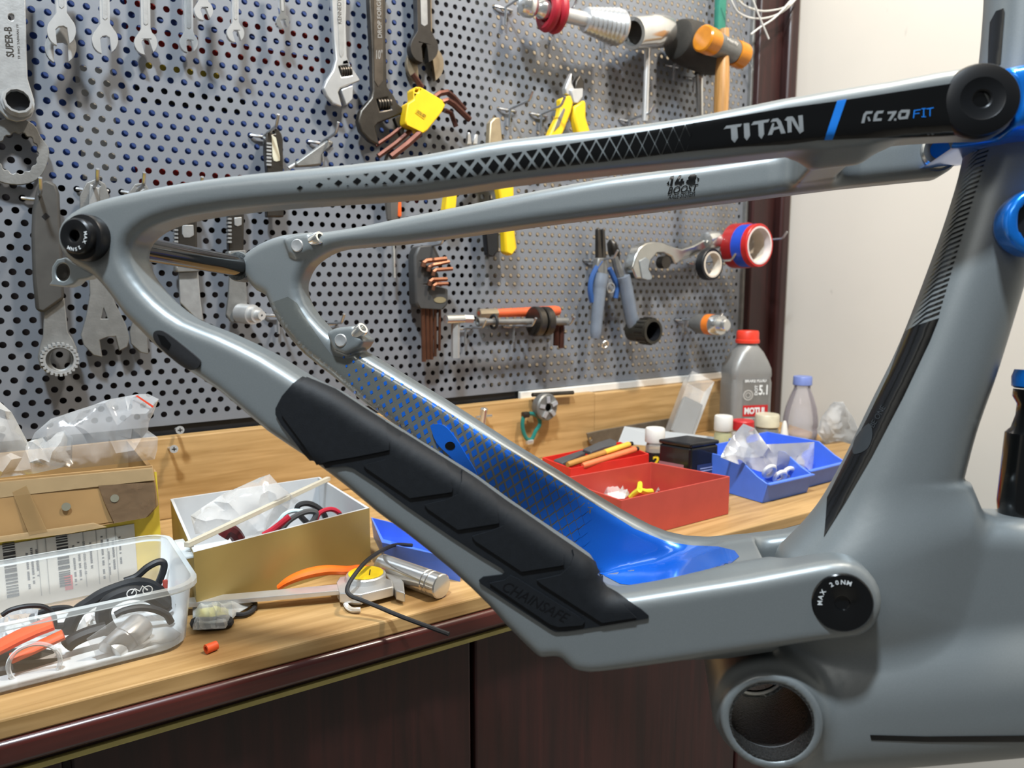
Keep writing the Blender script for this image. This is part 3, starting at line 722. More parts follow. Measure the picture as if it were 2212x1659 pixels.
def text_on(name, text, fn, m, parent, shear=0., bold=0., label=None):
    """fn maps (0..1, 0..1) to a point in space"""
    v, f, _ = letters(text, shear, bold); mb = MB(); vs = [fn(*q) for q in v]
    ok = [g for g in f if all(vs[i] is not None for i in g)]
    mb.add([q if q is not None else Vector() for q in vs], ok)
    return mb.build(name, m, parent, smooth=False, label=label)
def text_lay(name, text, o, ex, ey, m, parent=bike, bv=None, off=.5, **k):
    """text laid on the frame: o = pixel of lower left, ex, ey = pixel vectors of the whole line"""
    def fn(a, b):
        h_ = land(bv or BV_all, o[0]+ex[0]*a+ey[0]*b, o[1]+ex[1]*a+ey[1]*b)
        return h_[0]+h_[1]*(off/1000) if h_ else None
    return text_on(name, text, fn, m, parent, **k)
def part_of(o, name):    # a sub-part hangs under a part
    return o
NS, NCS, FSS, FCS = rear[2], rear[-2], rear[3], rear[-1]
# black panel on the seatstay, hatched towards the rear
top_ = [(585,410),(640,399),(700,386),(850,368),(1000,348),(1158,323),(1316,297),(1494,267),(1600,250)]
bot_ = [(585,415),(640,411),(700,406),(850,396),(1000,384),(1158,366),(1316,348),(1494,326),(1600,317)]
lay('black_panel', [[(1497,266),(1600,250),(1694,234),(1807,219),(1930,200),(2060,180),(2110,172),(2140,230),(2110,288),(2015,295),(1877,298),(1766,303),(1700,312),(1600,317),(1484,327)]], .15, M_decal, NS, BV_near)
def interp(t, x): return float(np.interp(x, [p[0] for p in t], [p[1] for p in t]))
def clip(poly, f):
    out = []
    for i in range(len(poly)):
        a, b = poly[i-1], poly[i]; fa, fb = f(*a), f(*b)
        if (fa >= 0) != (fb >= 0):
            t = fa/(fa-fb); out.append((a[0]+(b[0]-a[0])*t, a[1]+(b[1]-a[1])*t))
        if fb >= 0: out.append(b)
    return out
cells = []; x = 648.
while x < 1500:
    pt = 42-17*(x-648)/846; H = 13+17*(x-648)/846; sc = min(.97, .32+.66*((x-640)/850)**.75)
    mid = (interp(top_, x)+interp(bot_, x))/2+2
    for ox, oy in ((0, 0), (pt/2, -H), (pt/2, H)):
        cx_, cy_ = x+ox, mid+oy-(.17*ox)
        if cx_ > 1512: continue
        q = [(cx_-pt/2*sc, cy_+.08*pt*sc), (cx_, cy_-H*sc), (cx_+pt/2*sc, cy_-.08*pt*sc), (cx_, cy_+H*sc)]
        q = clip(q, lambda a, b: b-interp(top_, a)); q = clip(q, lambda a, b: interp(bot_, a)-b) if len(q) > 2 else q
        if len(q) > 2: cells.append(q)
    x += pt
dh = lay('diamond_hatch', cells, .15, M_decal, NS, BV_near, step=30)
if dh: dh['kind'] = 'stuff'
lay('blue_stripe', [[(1808,218),(1828,215),(1798,301),(1780,302)]], .3, M_bluep, NS, BV_near)
z4 = lambda q: [(1250+a/4.424, b/4.424) for a, b in q]
z3 = lambda q: [(1600+a/3.614, b/3.614) for a, b in q]
for q in ([(1382,1240),(1410,1205),(1558,1185),(1545,1213),(1512,1218),(1520,1320),(1488,1365),(1458,1335),(1452,1228),(1405,1232)],
          [(1575,1183),(1628,1178),(1636,1300),(1605,1345),(1580,1315)],
          [(1645,1200),(1670,1165),(1822,1142),(1808,1170),(1765,1178),(1770,1285),(1745,1330),(1718,1300),(1714,1190)],
          [(1830,1170),(1850,1140),(1900,1132),(1930,1160),(1975,1275),(1930,1280),(1915,1232),(1862,1247),(1845,1290),(1805,1295),(1850,1180),(1868,1182),(1858,1222),(1908,1210),(1888,1164)],
          [(1965,1150),(1990,1120),(2040,1115),(2055,1130),(2105,1225),(2095,1108),(2138,1103),(2147,1255),(2110,1280),(2060,1205),(2030,1150),(2033,1265),(1995,1272),(1990,1160)]):
    lay('letter', [z4(q)], .33, M_silver, NS, BV_near, step=20)
for q in ([(938,965),(955,895),(975,872),(1030,870),(1020,890),(985,893),(975,905),(962,962)], [(985,915),(1000,915),(1012,945),(995,950)],
          [(1040,895),(1060,870),(1115,865),(1105,887),(1070,890),(1057,928),(1100,925),(1095,945),(1030,950),(1035,920)],
          [(1143,875),(1215,868),(1210,885),(1168,945),(1145,945),(1180,890),(1143,893)], [(1195,928),(1212,927),(1210,944),(1193,944)],
          [(1225,885),(1250,860),(1318,858),(1315,885),(1300,930),(1235,936),(1222,920),(1227,890),(1250,885),(1245,915),(1282,911),(1292,880),(1250,883)]):
    lay('letter', [z3(q)], .33, M_silver, NS, BV_near, step=20)
for q in ([(1341,925),(1348,862),(1400,855),(1400,862),(1356,868),(1349,925)], [(1352,888),(1392,884),(1392,890),(1352,894)], [(1421,852),(1429,852),(1429,915),(1421,915)], [(1408,849),(1442,846),(1442,852),(1408,855)], [(1408,911),(1442,911),(1442,917),(1408,917)], [(1448,849),(1502,841),(1502,848),(1448,856)], [(1471,850),(1479,850),(1477,910),(1470,910)]):
    lay('letter', [z3(q)], .33, M_bluep, NS, BV_near, step=20)
# marks on the far seatstay
z33 = lambda q: [(1000+a/3.16, b/3.16+3) for a, b in q]
for q in ([(1412,1262),(1424,1208),(1410,1214),(1416,1199),(1441,1192),(1428,1259)], [(1445,1240),(1475,1190),(1493,1188),(1468,1230),(1484,1229),(1489,1212),(1505,1210),(1500,1228),(1512,1227),(1508,1243),(1496,1245),(1493,1256),(1476,1258),(1480,1247),(1446,1252)], [(1540,1200),(1552,1186),(1580,1180),(1596,1190),(1592,1208),(1582,1216),(1588,1226),(1584,1243),(1565,1251),(1540,1250),(1522,1240),(1528,1222),(1542,1216),(1536,1208)]):
    lay('print', [z33(q)], .3, M_decal, FSS, BV_far)
for s_, o_, ex, ey, sh_, bo in (('BOOST', (1442,420), (66,-8), (1,-15), .25, .015), ('AXLE SYSTEM', (1443,431), (58,-7), (1,-10), .25, 0)):
    text_lay('print', s_, o_, ex, ey, M_decal, FSS, BV_far, shear=sh_, bold=bo)
for q in ([(1440,397),(1445,391),(1446,401)], [(1506,382),(1511,387),(1507,393)]): lay('print', [q], .3, M_decal, FSS, BV_far)
# gloss inner face of the far chainstay, painted blue towards the front
lay('gloss_face', [[(583,655),(622,641),(642,655),(668,700),(700,745),(718,768),(750,775),(775,768),(880,832),(961,884),(1092,967),(1200,1033),(1285,1088),(1232,1200),(1100,1110),(892,962),(800,885),(720,815),(655,765),(622,728),(597,690)]], .12, M_frg, FCS, BV_far, step=12, label='glossy grey inner face with blue fading dots')
blue = lay('blue_face', [[(1265,1077),(1370,1142),(1442,1171),(1497,1179),(1551,1181),(1587,1190),(1597,1203),(1569,1226),(1515,1246),(1442,1261),(1377,1266),(1340,1262),(1290,1236),(1228,1196)]], .14, M_frblue, FCS, BV_far, step=6, label='glossy blue inner face', jump=.02)
cells = []
E1 = (21., 9.3); E2 = (6., 19.)
for i in range(-4, 40):
    for j in range(-30, 30):
        cx_, cy_ = 770+i*E1[0]+j*E2[0], 800+i*E1[1]+j*E2[1]
        t = (cx_-740)/(1270-740)
        if not 0 < t < 1: continue
        up1 = interp([(700,742),(775,770),(880,834),(961,886),(1092,969),(1200,1035),(1285,1090)], cx_)
        lo1 = interp([(700,800),(800,884),(892,960),(1100,1108),(1232,1199),(1285,1230)], cx_)
        if not up1-6 < cy_ < lo1+14: continue
        s_ = .20+.72*t**.75; A = (E2[0]*s_/2*(1+.5*t), E2[1]*s_/2*(1+.5*t)*1.0); Bv = ((E1[0]-E2[0])*s_/2, (E1[1]-E2[1])*s_/2*(1+.3*t))
        A = (E2[0]*s_/2, E2[1]*s_/2)
        q = [(cx_+A[0]+Bv[0], cy_+A[1]+Bv[1]), (cx_+A[0]-Bv[0], cy_+A[1]-Bv[1]), (cx_-A[0]-Bv[0], cy_-A[1]-Bv[1]), (cx_-A[0]+Bv[0], cy_-A[1]+Bv[1])]
        q = clip(q, lambda a, b: b-interp([(700,742),(775,770),(880,834),(961,886),(1092,969),(1200,1035),(1285,1090)], a))
        if len(q) > 2: cells.append(q)
d2 = lay('blue_dots', cells, .26, M_frblue, FCS, BV_far, step=40)
if d2: d2['kind'] = 'stuff'
# inset cable port on the far chainstay
pt = lay('cable_port', [catmull([Vector(p) for p in [(935,920),(960,918),(985,945),(1010,985),(1032,1025),(1010,1018),(975,985),(945,955)]], 3, True)], 2.2, M_frblue, FCS, BV_far, step=10, skirt=2.4, label='raised blue cable port')
lay('port_hole', [cc(975, 962, 11, 12, 9)], 2.6, M_decal, FCS, BV_far, step=8)
# black rubber protector on the near chainstay with raised pads
base = [(652,817),(633,830),(611,855),(597,882),(597,895),(609,917),(658,977),(687,1006),(695,1010),(747,1006),(763,1010),(816,1045),(880,1093),(975,1158),(1038,1199),(1085,1227),(1091,1235),(1085,1240),(1044,1245),(1035,1252),(1039,1259),(1100,1300),(1189,1358),(1200,1363),(1225,1362),(1310,1349),(1399,1334),(1401,1329),(1385,1315),(1334,1284),(1309,1271),(1300,1260),(1309,1246),(1298,1226),(1189,1152),(1164,1134),(1089,1083),(1019,1032),(959,994),(892,953),(835,917),(785,887),(721,844)]
M_prot = mat('protector_rubber', '14171b', .6, 0., .3, var=.12, scale=300, bump=.08, bscale=1500)
prot = lay('chainstay_protector', [base], 1.3, M_prot, bike, BV_near, step=13, wfall=-60, skirt=1.8, label='black rubber chainstay protector with raised pads')
pads = [[(660,822),(625,857),(611,890),(614,898),(650,946),(690,999),(778,984),(843,971),(842,958),(832,930),(828,917),(785,890),(721,848)],
        [(788,1003),(794,1010),(888,1074),(978,1061),(979,1053),(968,1018),(952,995),(892,957),(866,941),(861,952),(854,977),(835,991)],
        [(919,1088),(926,1097),(991,1142),(1079,1128),(1070,1085),(1048,1058),(1019,1037),(994,1021),(996,1044),(991,1066),(968,1077)],
        [(1021,1156),(1028,1166),(1128,1232),(1218,1218),(1215,1195),(1197,1163),(1175,1147),(1110,1102),(1095,1112),(1088,1134),(1059,1145)],
        [(1160,1250),(1168,1257),(1301,1342),(1374,1331),(1327,1289),(1294,1268),(1294,1246),(1280,1228),(1232,1192),(1236,1203),(1231,1221),(1211,1239)],
        [(1059,1257),(1066,1262),(1189,1345),(1207,1351),(1258,1347),(1263,1340),(1254,1331),(1117,1246),(1103,1240),(1092,1250)]]
for q in pads: lay('raised_pad', [q], 2.5, M_prot, prot, BV_near, step=13, wfall=-60, skirt=1.6)
text_lay('embossed_text', 'CHAINSAFE', (1083,1270), (136,72), (14,-18), mat('rubber_emboss', '0c0d10', .3, 0.), prot, BV_near, off=2.62, shear=.1)
gr = lay('cable_grommet', [catmull([Vector(p) for p in [(334,722),(343,714),(364,721),(421,766),(435,782),(427,796),(409,795),(380,776),(342,741)]], 3, True)], 1.4, M_rubber, bike, BV_near, step=9, skirt=1.6, label='black rubber cable grommet')
lay('grommet_hole', [[(343,722),(358,726),(373,744),(368,756),(352,743)]], 1.55, M_decal, gr, BV_near, step=9)
# seat tube prints
STB, DTB = front[1], front[2]
lay('black_panel', [[(1955,716),(1975,705),(2029,687),(2009,737),(1952,857),(1883,989),(1823,1092),(1780,1161),(1784,1120),(1787,1075),(1823,1003),(1878,895),(1922,805)]], .15, M_decal, STB, BV_front)
LN = []
for i in range(33):
    t = i/32; t2 = t**1.06
    xl, yl = 2095+(1962-2095)*t+6*sin(pi*t), 336+(716-336)*t2
    xr, yr = 2144+(2031-2144)*t, 306+(676-306)*t2
    mx_, my = (xl+xr)/2, (yl+yr)/2-7
    wd = 2.0+.9*t
    LN.append([(xl+1, yl), (mx_, my-wd*.6), (xr, yr-wd), (xr-2, yr+wd), (mx_, my+wd*.8)])
for q in LN: lay('pinstripe', [q], .2, M_decal, STB, BV_front, step=25)
lay('black_panel', [[(2168,18),(2171,28),(2162,140),(2134,150),(2136,90),(2139,48),(2152,24)]], .15, M_decal, STB, BV_front)
lay('emblem', [catmull([Vector(p) for p in [(1878,915),(1886,938),(1876,968),(1852,981),(1843,975),(1850,945)]], 3, True)], .3, mat('dark_grey_print', '2e3235', .4, 0.), STB, BV_front)
text_lay('print', 'BE ONE', (1889,925), (26,-44), (-10,-6), mat('dark_grey_print', '2e3235', .4, 0.), STB, BV_front)
lay('black_line', [[(1879,1587),(2000,1590),(2215,1588),(2215,1602),(2000,1602),(1882,1598)]], .2, M_decal, DTB, BV_front)
# lettering round the caps
def arc_text(text, u_, v_, w_, rad, a0, a1, size, m, parent, bold=.02):
    n = len(text)
    for i, ch in enumerate(text):
        if ch == ' ': continue
        a = radians(a0+(a1-a0)*i/(n-1)); v, f, asp = letters(ch, 0, bold)
        er = Vector((cos(a), sin(a))); et = Vector((sin(a), -cos(a))); wd = size*min(asp, 1.1)
        fn = lambda x, y: FW(u_+er.x*(rad+size*y)+et.x*wd*(x-.5), v_+er.y*(rad+size*y)+et.y*wd*(x-.5), w_)
        mb = MB().add([fn(*q) for q in v], f); mb.build('letter', m, parent, smooth=False)
caps = [o for o in bpy.data.objects if o.name.startswith(('pivot_cap', 'axle_cap'))]
arc_text('MAX 20NM', mu, mv, -54.75, 9.6, 182, 74, 2.3, M_whitep, [o for o in caps if 'MAX 20NM' in o.get('label', '')][0])
arc_text('MAX 25NM', au, av, -96.15, 6.3, 8, -118, 1.9, M_whitep, [o for o in caps if 'MAX 25NM' in o.get('label', '')][0])
def axt(a, b):   # small print on the thru axle
    w_ = -36+66*(1-a); ang = radians(100+18*b); return FW(au+7.6*cos(ang+.2), av-7.6*sin(ang), w_) if False else FW(au+7.62*cos(radians(205-22*b)), av+7.62*sin(radians(205-22*b)), w_)
text_on('print', 'Torque 9-13 N.m (80-120) in.Lbs', axt, M_whitep, [o for o in bpy.data.objects if o.name == 'thru_axle'][0])
# ================================================================== TOOLS ON THE PEGBOARD
def crop(ox, oy, k): return lambda q: [(ox+a/k, oy+b/k) for a, b in q]
c1 = crop(0, 0, 3.687); c2 = crop(600, 0, 3.687); c3 = crop(1000, 0, 3.16); c5 = crop(0, 350, 3.16); c7 = crop(850, 450, 2.602); c8 = crop(1150, 480, 4.022); cg = crop(540, 230, 9.217); cb = crop(950, 640, 7.135); ct_ = crop(1250, 0, 4.424)
def plate(name, pts, Yf, th, m, parent, holes=(), sm=0, bev=.0008, label=None):
    return MB().prism(outl(pts, Yf, sm), (0, th, 0), [outl(h_, Yf) for h_ in holes]).build(name, m, parent, bevel=bev, label=label)
def tool(name, label, cat, px, py, Y, group=None): return thing(name, label, cat, P(px, py, Y), group)
def ppx(n_px, px, Y):   # length in metres of n_px upright pixels at pixel column px on plane Y
    d = ray(px, 600); return n_px/FPX*(Y/d.y)*d.dot(_f)
hk = None
def hook(px, py, label, out=.05):
    """double-pin wire hook whose pins sit in the pegboard holes"""
    p = P(px, py, YB); i = round((p.z-CAMZ-HZ0)/HR); off = (i % 2)*.5*HP
    x = HX0+off+round((p.x-HX0-off)/HP)*HP; z = CAMZ+HZ0+i*HR; r_ = .0019
    t = thing('peg_hook', label, 'hook', (x, YB, z), 'wire hooks on the pegboard'); o = Vector((x, YB, z))
    q = lambda a, b, c: o+Vector((a, b, c))
    MB().tube([q(-HP, .003, 0), q(-HP, -.003, 0), q(-HP*.6, -.0055, -.001), q(HP*.6, -.0055, -.001), q(HP, -.003, 0), q(HP, .003, 0)], r_, 8).build('base_wire', M_hook, t)
    MB().tube([q(0, -.008, .001), q(0, -.009, -.004), q(0, -.0075, -.012), q(0, -.007, -.024)], r_, 8).build('brace', M_hook, t)
    MB().tube([q(0, -.006, 0), q(0, -.012, .0005), q(0, -out, .003), q(0, -out-.004, .0055), q(0, -out-.011, .0145)], r_, 8).build('prong', M_hook, t)
    return t
def wrench(label, xt, w2, cx_, cy_, R_, notch, tilt, Yf, m, th=.006, depth=.15):
    """open-ended spanner hanging head down; all sizes in pixels"""
    t = tool('open_end_wrench', label, 'wrench', cx_, 0, Yf, 'hanging open-end wrenches')
    dn = Vector((sin(tilt), cos(tilt))); sd = Vector((cos(tilt), -sin(tilt))); c_ = Vector((cx_, cy_)); g_ = notch/2
    pts = [(xt-w2, -70), (xt+w2, -70), (cx_+w2*.95, cy_-R_*1.25)]
    a0 = math.asin(min(.95, g_/R_))
    n = 12
    for i in range(n+1):          # right flank from the neck round to the jaw tip
        a = radians(128)+(a0*1.05-radians(128))*i/n; q = c_+sd*(R_*sin(a))+dn*(R_*cos(a)*1.08); pts.append((q.x, q.y))
    for q in (c_+sd*g_-dn*(R_*(depth)), c_+sd*(g_*.4)-dn*(R_*(depth+.18)), c_-sd*(g_*.4)-dn*(R_*(depth+.18)), c_-sd*g_-dn*(R_*depth)): pts.append((q.x, q.y))
    for i in range(n+1):
        a = -a0*1.05+(-radians(128)+a0*1.05)*i/n; q = c_+sd*(R_*sin(a))+dn*(R_*cos(a)*1.08); pts.append((q.x, q.y))
    pts.append((cx_-w2*.95, cy_-R_*1.25))
    plate('body', pts, Yf, th, m, t, bev=.0012)
    plate('recess_panel', [(xt-w2*.5, -60), (xt+w2*.5, -60), (cx_+w2*.45, cy_-R_*1.7), (cx_, cy_-R_*1.55), (cx_-w2*.45, cy_-R_*1.7)], Yf-.0006, .0006, M_steel, t, bev=0)
    return t
wrench('larger rear open-end wrench behind the leftmost hanging wrench', 130, 12, 131, 101, 34, 30, .05, .918, M_steel)
wrench('leftmost chrome open-end wrench hanging in front of another', 130, 11.5, 133, 66, 31, 26, .12, .903, M_satin)
wrench('second satin open-end wrench from the left of the hanging row', 224, 11, 227, 86, 28, 21, .13, .914, M_satin)
wrench('third open-end wrench in the row with a stamped 11 on its shaft', 313, 10.5, 315, 92, 24.5, 18, .3, .931, M_satin)
wrench('fourth open-end wrench in the row, narrow polished head', 406, 10, 408, 92, 19.5, 13, .2, .930, M_satin)
wrench('highest short open-end wrench showing only its head at the top edge', 436, 9, 440, 22, 20, 13, .35, .905, M_satin)
wrench('sixth open-end wrench in the row with a slim shaft', 508, 7, 509, 71, 18.5, 13, .3, .908, M_satin)
wrench('smallest open-end wrench at the right end of the hanging row', 606, 6, 611, 46, 14, 9, .4, .918, M_chrome)
def text_plane(text, o, ex, ey, Y, m, parent, **k):
    return text_on('stamp', text, lambda a, b: P(o[0]+ex[0]*a+ey[0]*b, o[1]+ex[1]*a+ey[1]*b, Y), m, parent, **k)
# silver strip wrench with socket at the far left, and the ring wrench behind it
t = tool('bottom_bracket_wrench', 'flat steel bottom bracket wrench with a socket stub at the far left', 'wrench', 35, 200, .925)
plate('handle', [(-30,-60),(54,-60),(57,90),(60,170),(66,190),(74,215),(75,235),(68,252),(52,260),(36,263),(15,256),(0,240),(-20,230)], .925, .005, M_steel, t, [cc(24, 37, 7, 14)])
MB().lathe(P(38, 222, .925), (0, -1, 0), [(0, .0145), (.003, .0145), (.003, .0125), (.014, .0125), (.014, .0105), (.002, .0105)], 12, cap0=False, cap1=False).build('socket', M_satin, t, angle=20)
MB().lathe(P(38, 222, .9225), (0, -1, 0), [(0, .0), (0, .0104), (.0005, .0104), (.0005, .0)], 12).build('bore_shade_disc', M_black, t)  # black disc, the shade down inside the steel socket put into colour
text_plane('SUPER-B', (31,123), (-6,-66), (-17,2), .9248, M_dark, t, shear=.25, bold=.02)
text_plane('TF BW2 TAIWAN YF', (44,128), (-4,-76), (-5,0), .9248, M_dark, t)
t = tool('ring_wrench', 'steel ring wrench with scalloped inner edge at the far left', 'wrench', 38, 330, .936)
ring_o = [(-30,300),(-5,262),(38,255),(72,268),(88,295),(105,320),(104,345),(92,375),(70,393),(38,399),(0,392),(-25,370)]
hole = [(38+(46 if i % 4 < 2 else 42.5)*cos(2*pi*i/56), 331+(46 if i % 4 < 2 else 42.5)*sin(2*pi*i/56)) for i in range(56)]
plate('ring', ring_o, .936, .006, M_cast, t, [hole], sm=3, bev=.001)
# black handled cassette wrench
t = tool('lockring_wrench', 'black-gripped lockring wrench with a splined steel ring end', 'wrench', 120, 600, .93)
plate('grip', c5([(248,200),(265,140),(320,118),(385,150),(408,220),(415,420),(430,700),(440,930),(300,1032),(245,1012),(225,800),(215,500),(222,320)]), .922, .014, mat('dark_grip', '3b3a38', .55, 0., var=.15), t, bev=.003)
plate('grip_emblem', c5([(313,345),(340,370),(313,395),(286,370)]), .9214, .0008, M_black, t, bev=0)
rg = c5([(300,1020),(440,925),(465,1160),(500,1215),(525,1270),(535,1345),(510,1410),(460,1450),(390,1455),(320,1440),(275,1400),(258,1335),(272,1260),(295,1180)])
plate('shank', rg, .928, .005, M_cast, t, [c5([(415+72*cos(a*pi/12), 1345+72*sin(a*pi/12)) for a in range(24)])], bev=.001)
mb = MB(); cpt = P(128, 775, .928)
for i in range(24):
    a = 2*pi*i/24; mb.box(cpt+Vector((.0165*cos(a), -.006, .0165*sin(a))), (.0026, .012, .0026))
mb.lathe(cpt, (0, -1, 0), [(0, .0155), (.011, .0155), (.011, .013), (0, .013)], 28, cap0=False, cap1=False)
mb.build('splined_insert', M_satin, t)
# cone wrenches
t = tool('cone_wrench', 'flat grey cone wrench with a triangular hole and square jaw', 'wrench', 215, 600, .93)
plate('blade', c5([(545,230),(590,140),(660,113),(720,150),(745,230),(742,420),(752,760),(785,960),(860,1110),(885,1200),(870,1262),(815,1290),(790,1190),(735,1195),(680,1215),(700,1333),(640,1320),(572,1250),(552,1180),(590,1050),(615,900),(595,600),(548,420)]), .93, .005, M_cast, t, [c5([(708,1000),(737,1070),(690,1070)]), c5([(630,150),(660,140),(690,160),(660,180)])])
plate('rib', c5([(615,150),(680,180),(670,420),(600,420)]), .9285, .0015, M_steel, t)
t = tool('cone_wrench', 'second grey cone wrench half hidden behind the chainstay', 'wrench', 300, 600, .935)
plate('blade', c5([(870,220),(920,150),(990,138),(1030,210),(1020,600),(1000,1100),(1015,1312),(960,1300),(895,1240),(885,1160),(915,1060),(900,600)]), .935, .005, M_cast, t, [c5([(930,170),(960,160),(990,180),(960,195)])])
# grip wrenches between the stays
t = tool('crank_wrench', 'dark handled wrench with a pale inset and flat blade behind the axle', 'wrench', 400, 540, .93)
plate('handle', c5([(1195,150),(1340,130),(1345,400),(1350,600),(1362,700),(1205,702)]), .925, .013, M_dark, t, bev=.002)
plate('inset', c5([(1245,430),(1320,430),(1325,500),(1300,515),(1255,515),(1243,490)]), .9242, .001, M_steel, t)
plate('collar', c5([(1198,703),(1368,692),(1368,746),(1198,752)]), .924, .016, M_cast, t, bev=.002)
plate('blade', c5([(1222,752),(1352,746),(1370,950),(1392,1085),(1340,1070),(1230,960)]), .93, .005, M_steel, t)
mb = MB()
for k in range(7): mb.box(P(*c5([(1198, 440+k*26)])[0], .926), (.004, .010, .0022))
mb.build('grip_ribs', M_steel, t)['kind'] = 'stuff'
t = tool('crank_extractor', 'dark ribbed wrench ending in a round steel bolt between the stays', 'wrench', 510, 540, .93)
plate('handle', c5([(1560,200),(1670,190),(1668,400),(1665,605),(1563,612)]), .925, .013, M_dark, t, bev=.002)
plate('inset', c5([(1600,380),(1650,375),(1650,430),(1625,440),(1600,430)]), .9242, .001, M_steel, t)
plate('collar', c5([(1557,607),(1682,600),(1686,642),(1558,645)]), .924, .016, M_cast, t, bev=.002)
plate('blade', c5([(1575,645),(1665,642),(1690,930),(1690,1020),(1640,1098),(1575,1090),(1545,1040),(1562,900)]), .93, .006, M_cast, t, bev=.001)
bp_ = P(520, 677, .93)
MB().lathe(bp_, Vector((.45, -1, -.05)), [(0, .012), (.022, .012), (.022, .0095), (.030, .0095), (.030, .006), (.038, .0055), (.038, .0015), (.034, .0012)], 20).build('bolt', M_satin, t)
mb = MB()
for k in range(7): mb.box(P(*c5([(1562, 390+k*26)])[0], .926), (.004, .010, .0022))
mb.build('grip_ribs', M_steel, t)['kind'] = 'stuff'
t = tool('tyre_lever', 'ribbed steel lever with a cream inset hanging above the seatstay', 'lever', 590, 330, .93)
plate('handle', cg([(320,560),(370,470),(460,420),(560,440),(630,540),(660,650),(665,1400),(680,2200),(345,2200),(350,1270),(310,900)]), .925, .012, M_dark, t, [cg([(440,500),(490,480),(500,540),(450,550)])], bev=.0015)
plate('inset', cg([(430,560),(520,620),(600,1000),(600,1080),(540,1100),(470,1080),(450,1000)]), .9242, .001, mat('cream_plastic', 'b8b4a0', .5), t)
mb = MB()
for k in range(7): mb.box(P(*cg([(375, 740+k*70)])[0], .9245), (.0055, .003, .0022))
mb.build('grip_ribs', M_satin, t)['kind'] = 'stuff'
t = tool('chain_tool', 'angled grey cast tool hanging from a hook above the seatstay', 'chain tool', 690, 330, .92)
plate('body', cg([(900,1140),(930,1100),(1560,650),(1680,700),(1640,760),(1500,880),(1440,960),(1440,1160),(1300,1180),(940,1200)]), .92, .012, M_cast, t, bev=.0035)
MB().cyl(P(*cg([(905, 1150)])[0], .926), P(*cg([(770, 1230)])[0], .926), .0022).build('pin', M_satin, t)
# adjustable wrenches
def knurl(px, py, Y, r_, L, t, tilt):
    mb = MB(); pr = []
    for k in range(5): pr += [(k*L/5, r_*.75), (k*L/5+L*.03, r_), (k*L/5+L*.13, r_), (k*L/5+L*.17, r_*.75)]
    d = Vector((cos(tilt), 0, sin(tilt))); o = P(px, py, Y)-d*(L/2)
    mb.lathe(o, d, pr, 16); mb.build('worm_screw', M_dark, t)
t = tool('adjustable_wrench', 'silver adjustable wrench hanging head down near the top centre', 'adjustable wrench', 735, 100, .927)
plate('body', c2([(425,-200),(552,-200),(545,200),(552,450),(580,520),(628,590),(660,640),(560,680),(500,702),(482,735),(515,852),(440,822),(388,758),(365,700),(388,640),(440,560),(465,470),(448,300)]), .927, .009, M_satin, t, [c2([(482,525),(560,515),(590,600),(510,612)])], bev=.0015)
plate('movable_jaw', c2([(505,712),(600,676),(598,790),(548,838)]), .928, .007, M_satin, t, bev=.001)
plate('recess_panel', c2([(468,-190),(530,-190),(525,430),(505,458),(490,430)]), .9264, .0007, M_steel, t, bev=0)
text_plane('KENNEDY', *[(lambda a: a)((600+508/3.687, 190/3.687))], (-1, -55), (-8, 0), .9262, M_dark, t)
knurl(600+538/3.687, 567/3.687, .931, .0065, .016, t, .2)
t = tool('adjustable_wrench', 'dark brown ten inch adjustable wrench beside the yellow key holder', 'adjustable wrench', 820, 120, .922)
plate('body', c2([(720,-200),(865,-200),(862,300),(872,690),(925,760),(962,830),(1030,880),(960,920),(800,982),(778,1010),(815,1162),(740,1122),(662,1042),(640,960),(660,880),(745,780),(758,720),(748,400)]), .922, .012, M_dark, t, [c2([(788,790),(872,778),(905,868),(815,885)])], bev=.002)
plate('movable_jaw', c2([(930,938),(1032,888),(1022,1000),(990,1092)]), .924, .009, M_dark, t, bev=.001)
plate('recess_panel', c2([(765,-190),(835,-190),(840,640),(800,690),(770,640)]), .9213, .0008, mat('worn_dark_steel', '5d564e', .4, .85, var=.25, scale=60), t, bev=0)
text_plane('10"', (600+785/3.687, 470/3.687), (13, 0), (0, -20), .9211, M_steel, t)
text_plane('DROP FORGED', (600+830/3.687, 300/3.687), (-3, -95), (-9, 0), .9211, M_steel, t)
knurl(600+845/3.687, 828/3.687, .929, .008, .02, t, .18)
t = wrench('tan worn open-end wrench behind the dark slotted one', 914, 16, 919, 138, 40, 34, .12, .938, mat('tan_steel', '8d806c', .45, .7, var=.2), th=.007)
t = wrench('big blackened open-end wrench with a narrow slot jaw', 914, 15, 917, 103, 30, 12, .1, .924, mat('blackened_steel', '45423f', .4, .8, var=.15), th=.012)
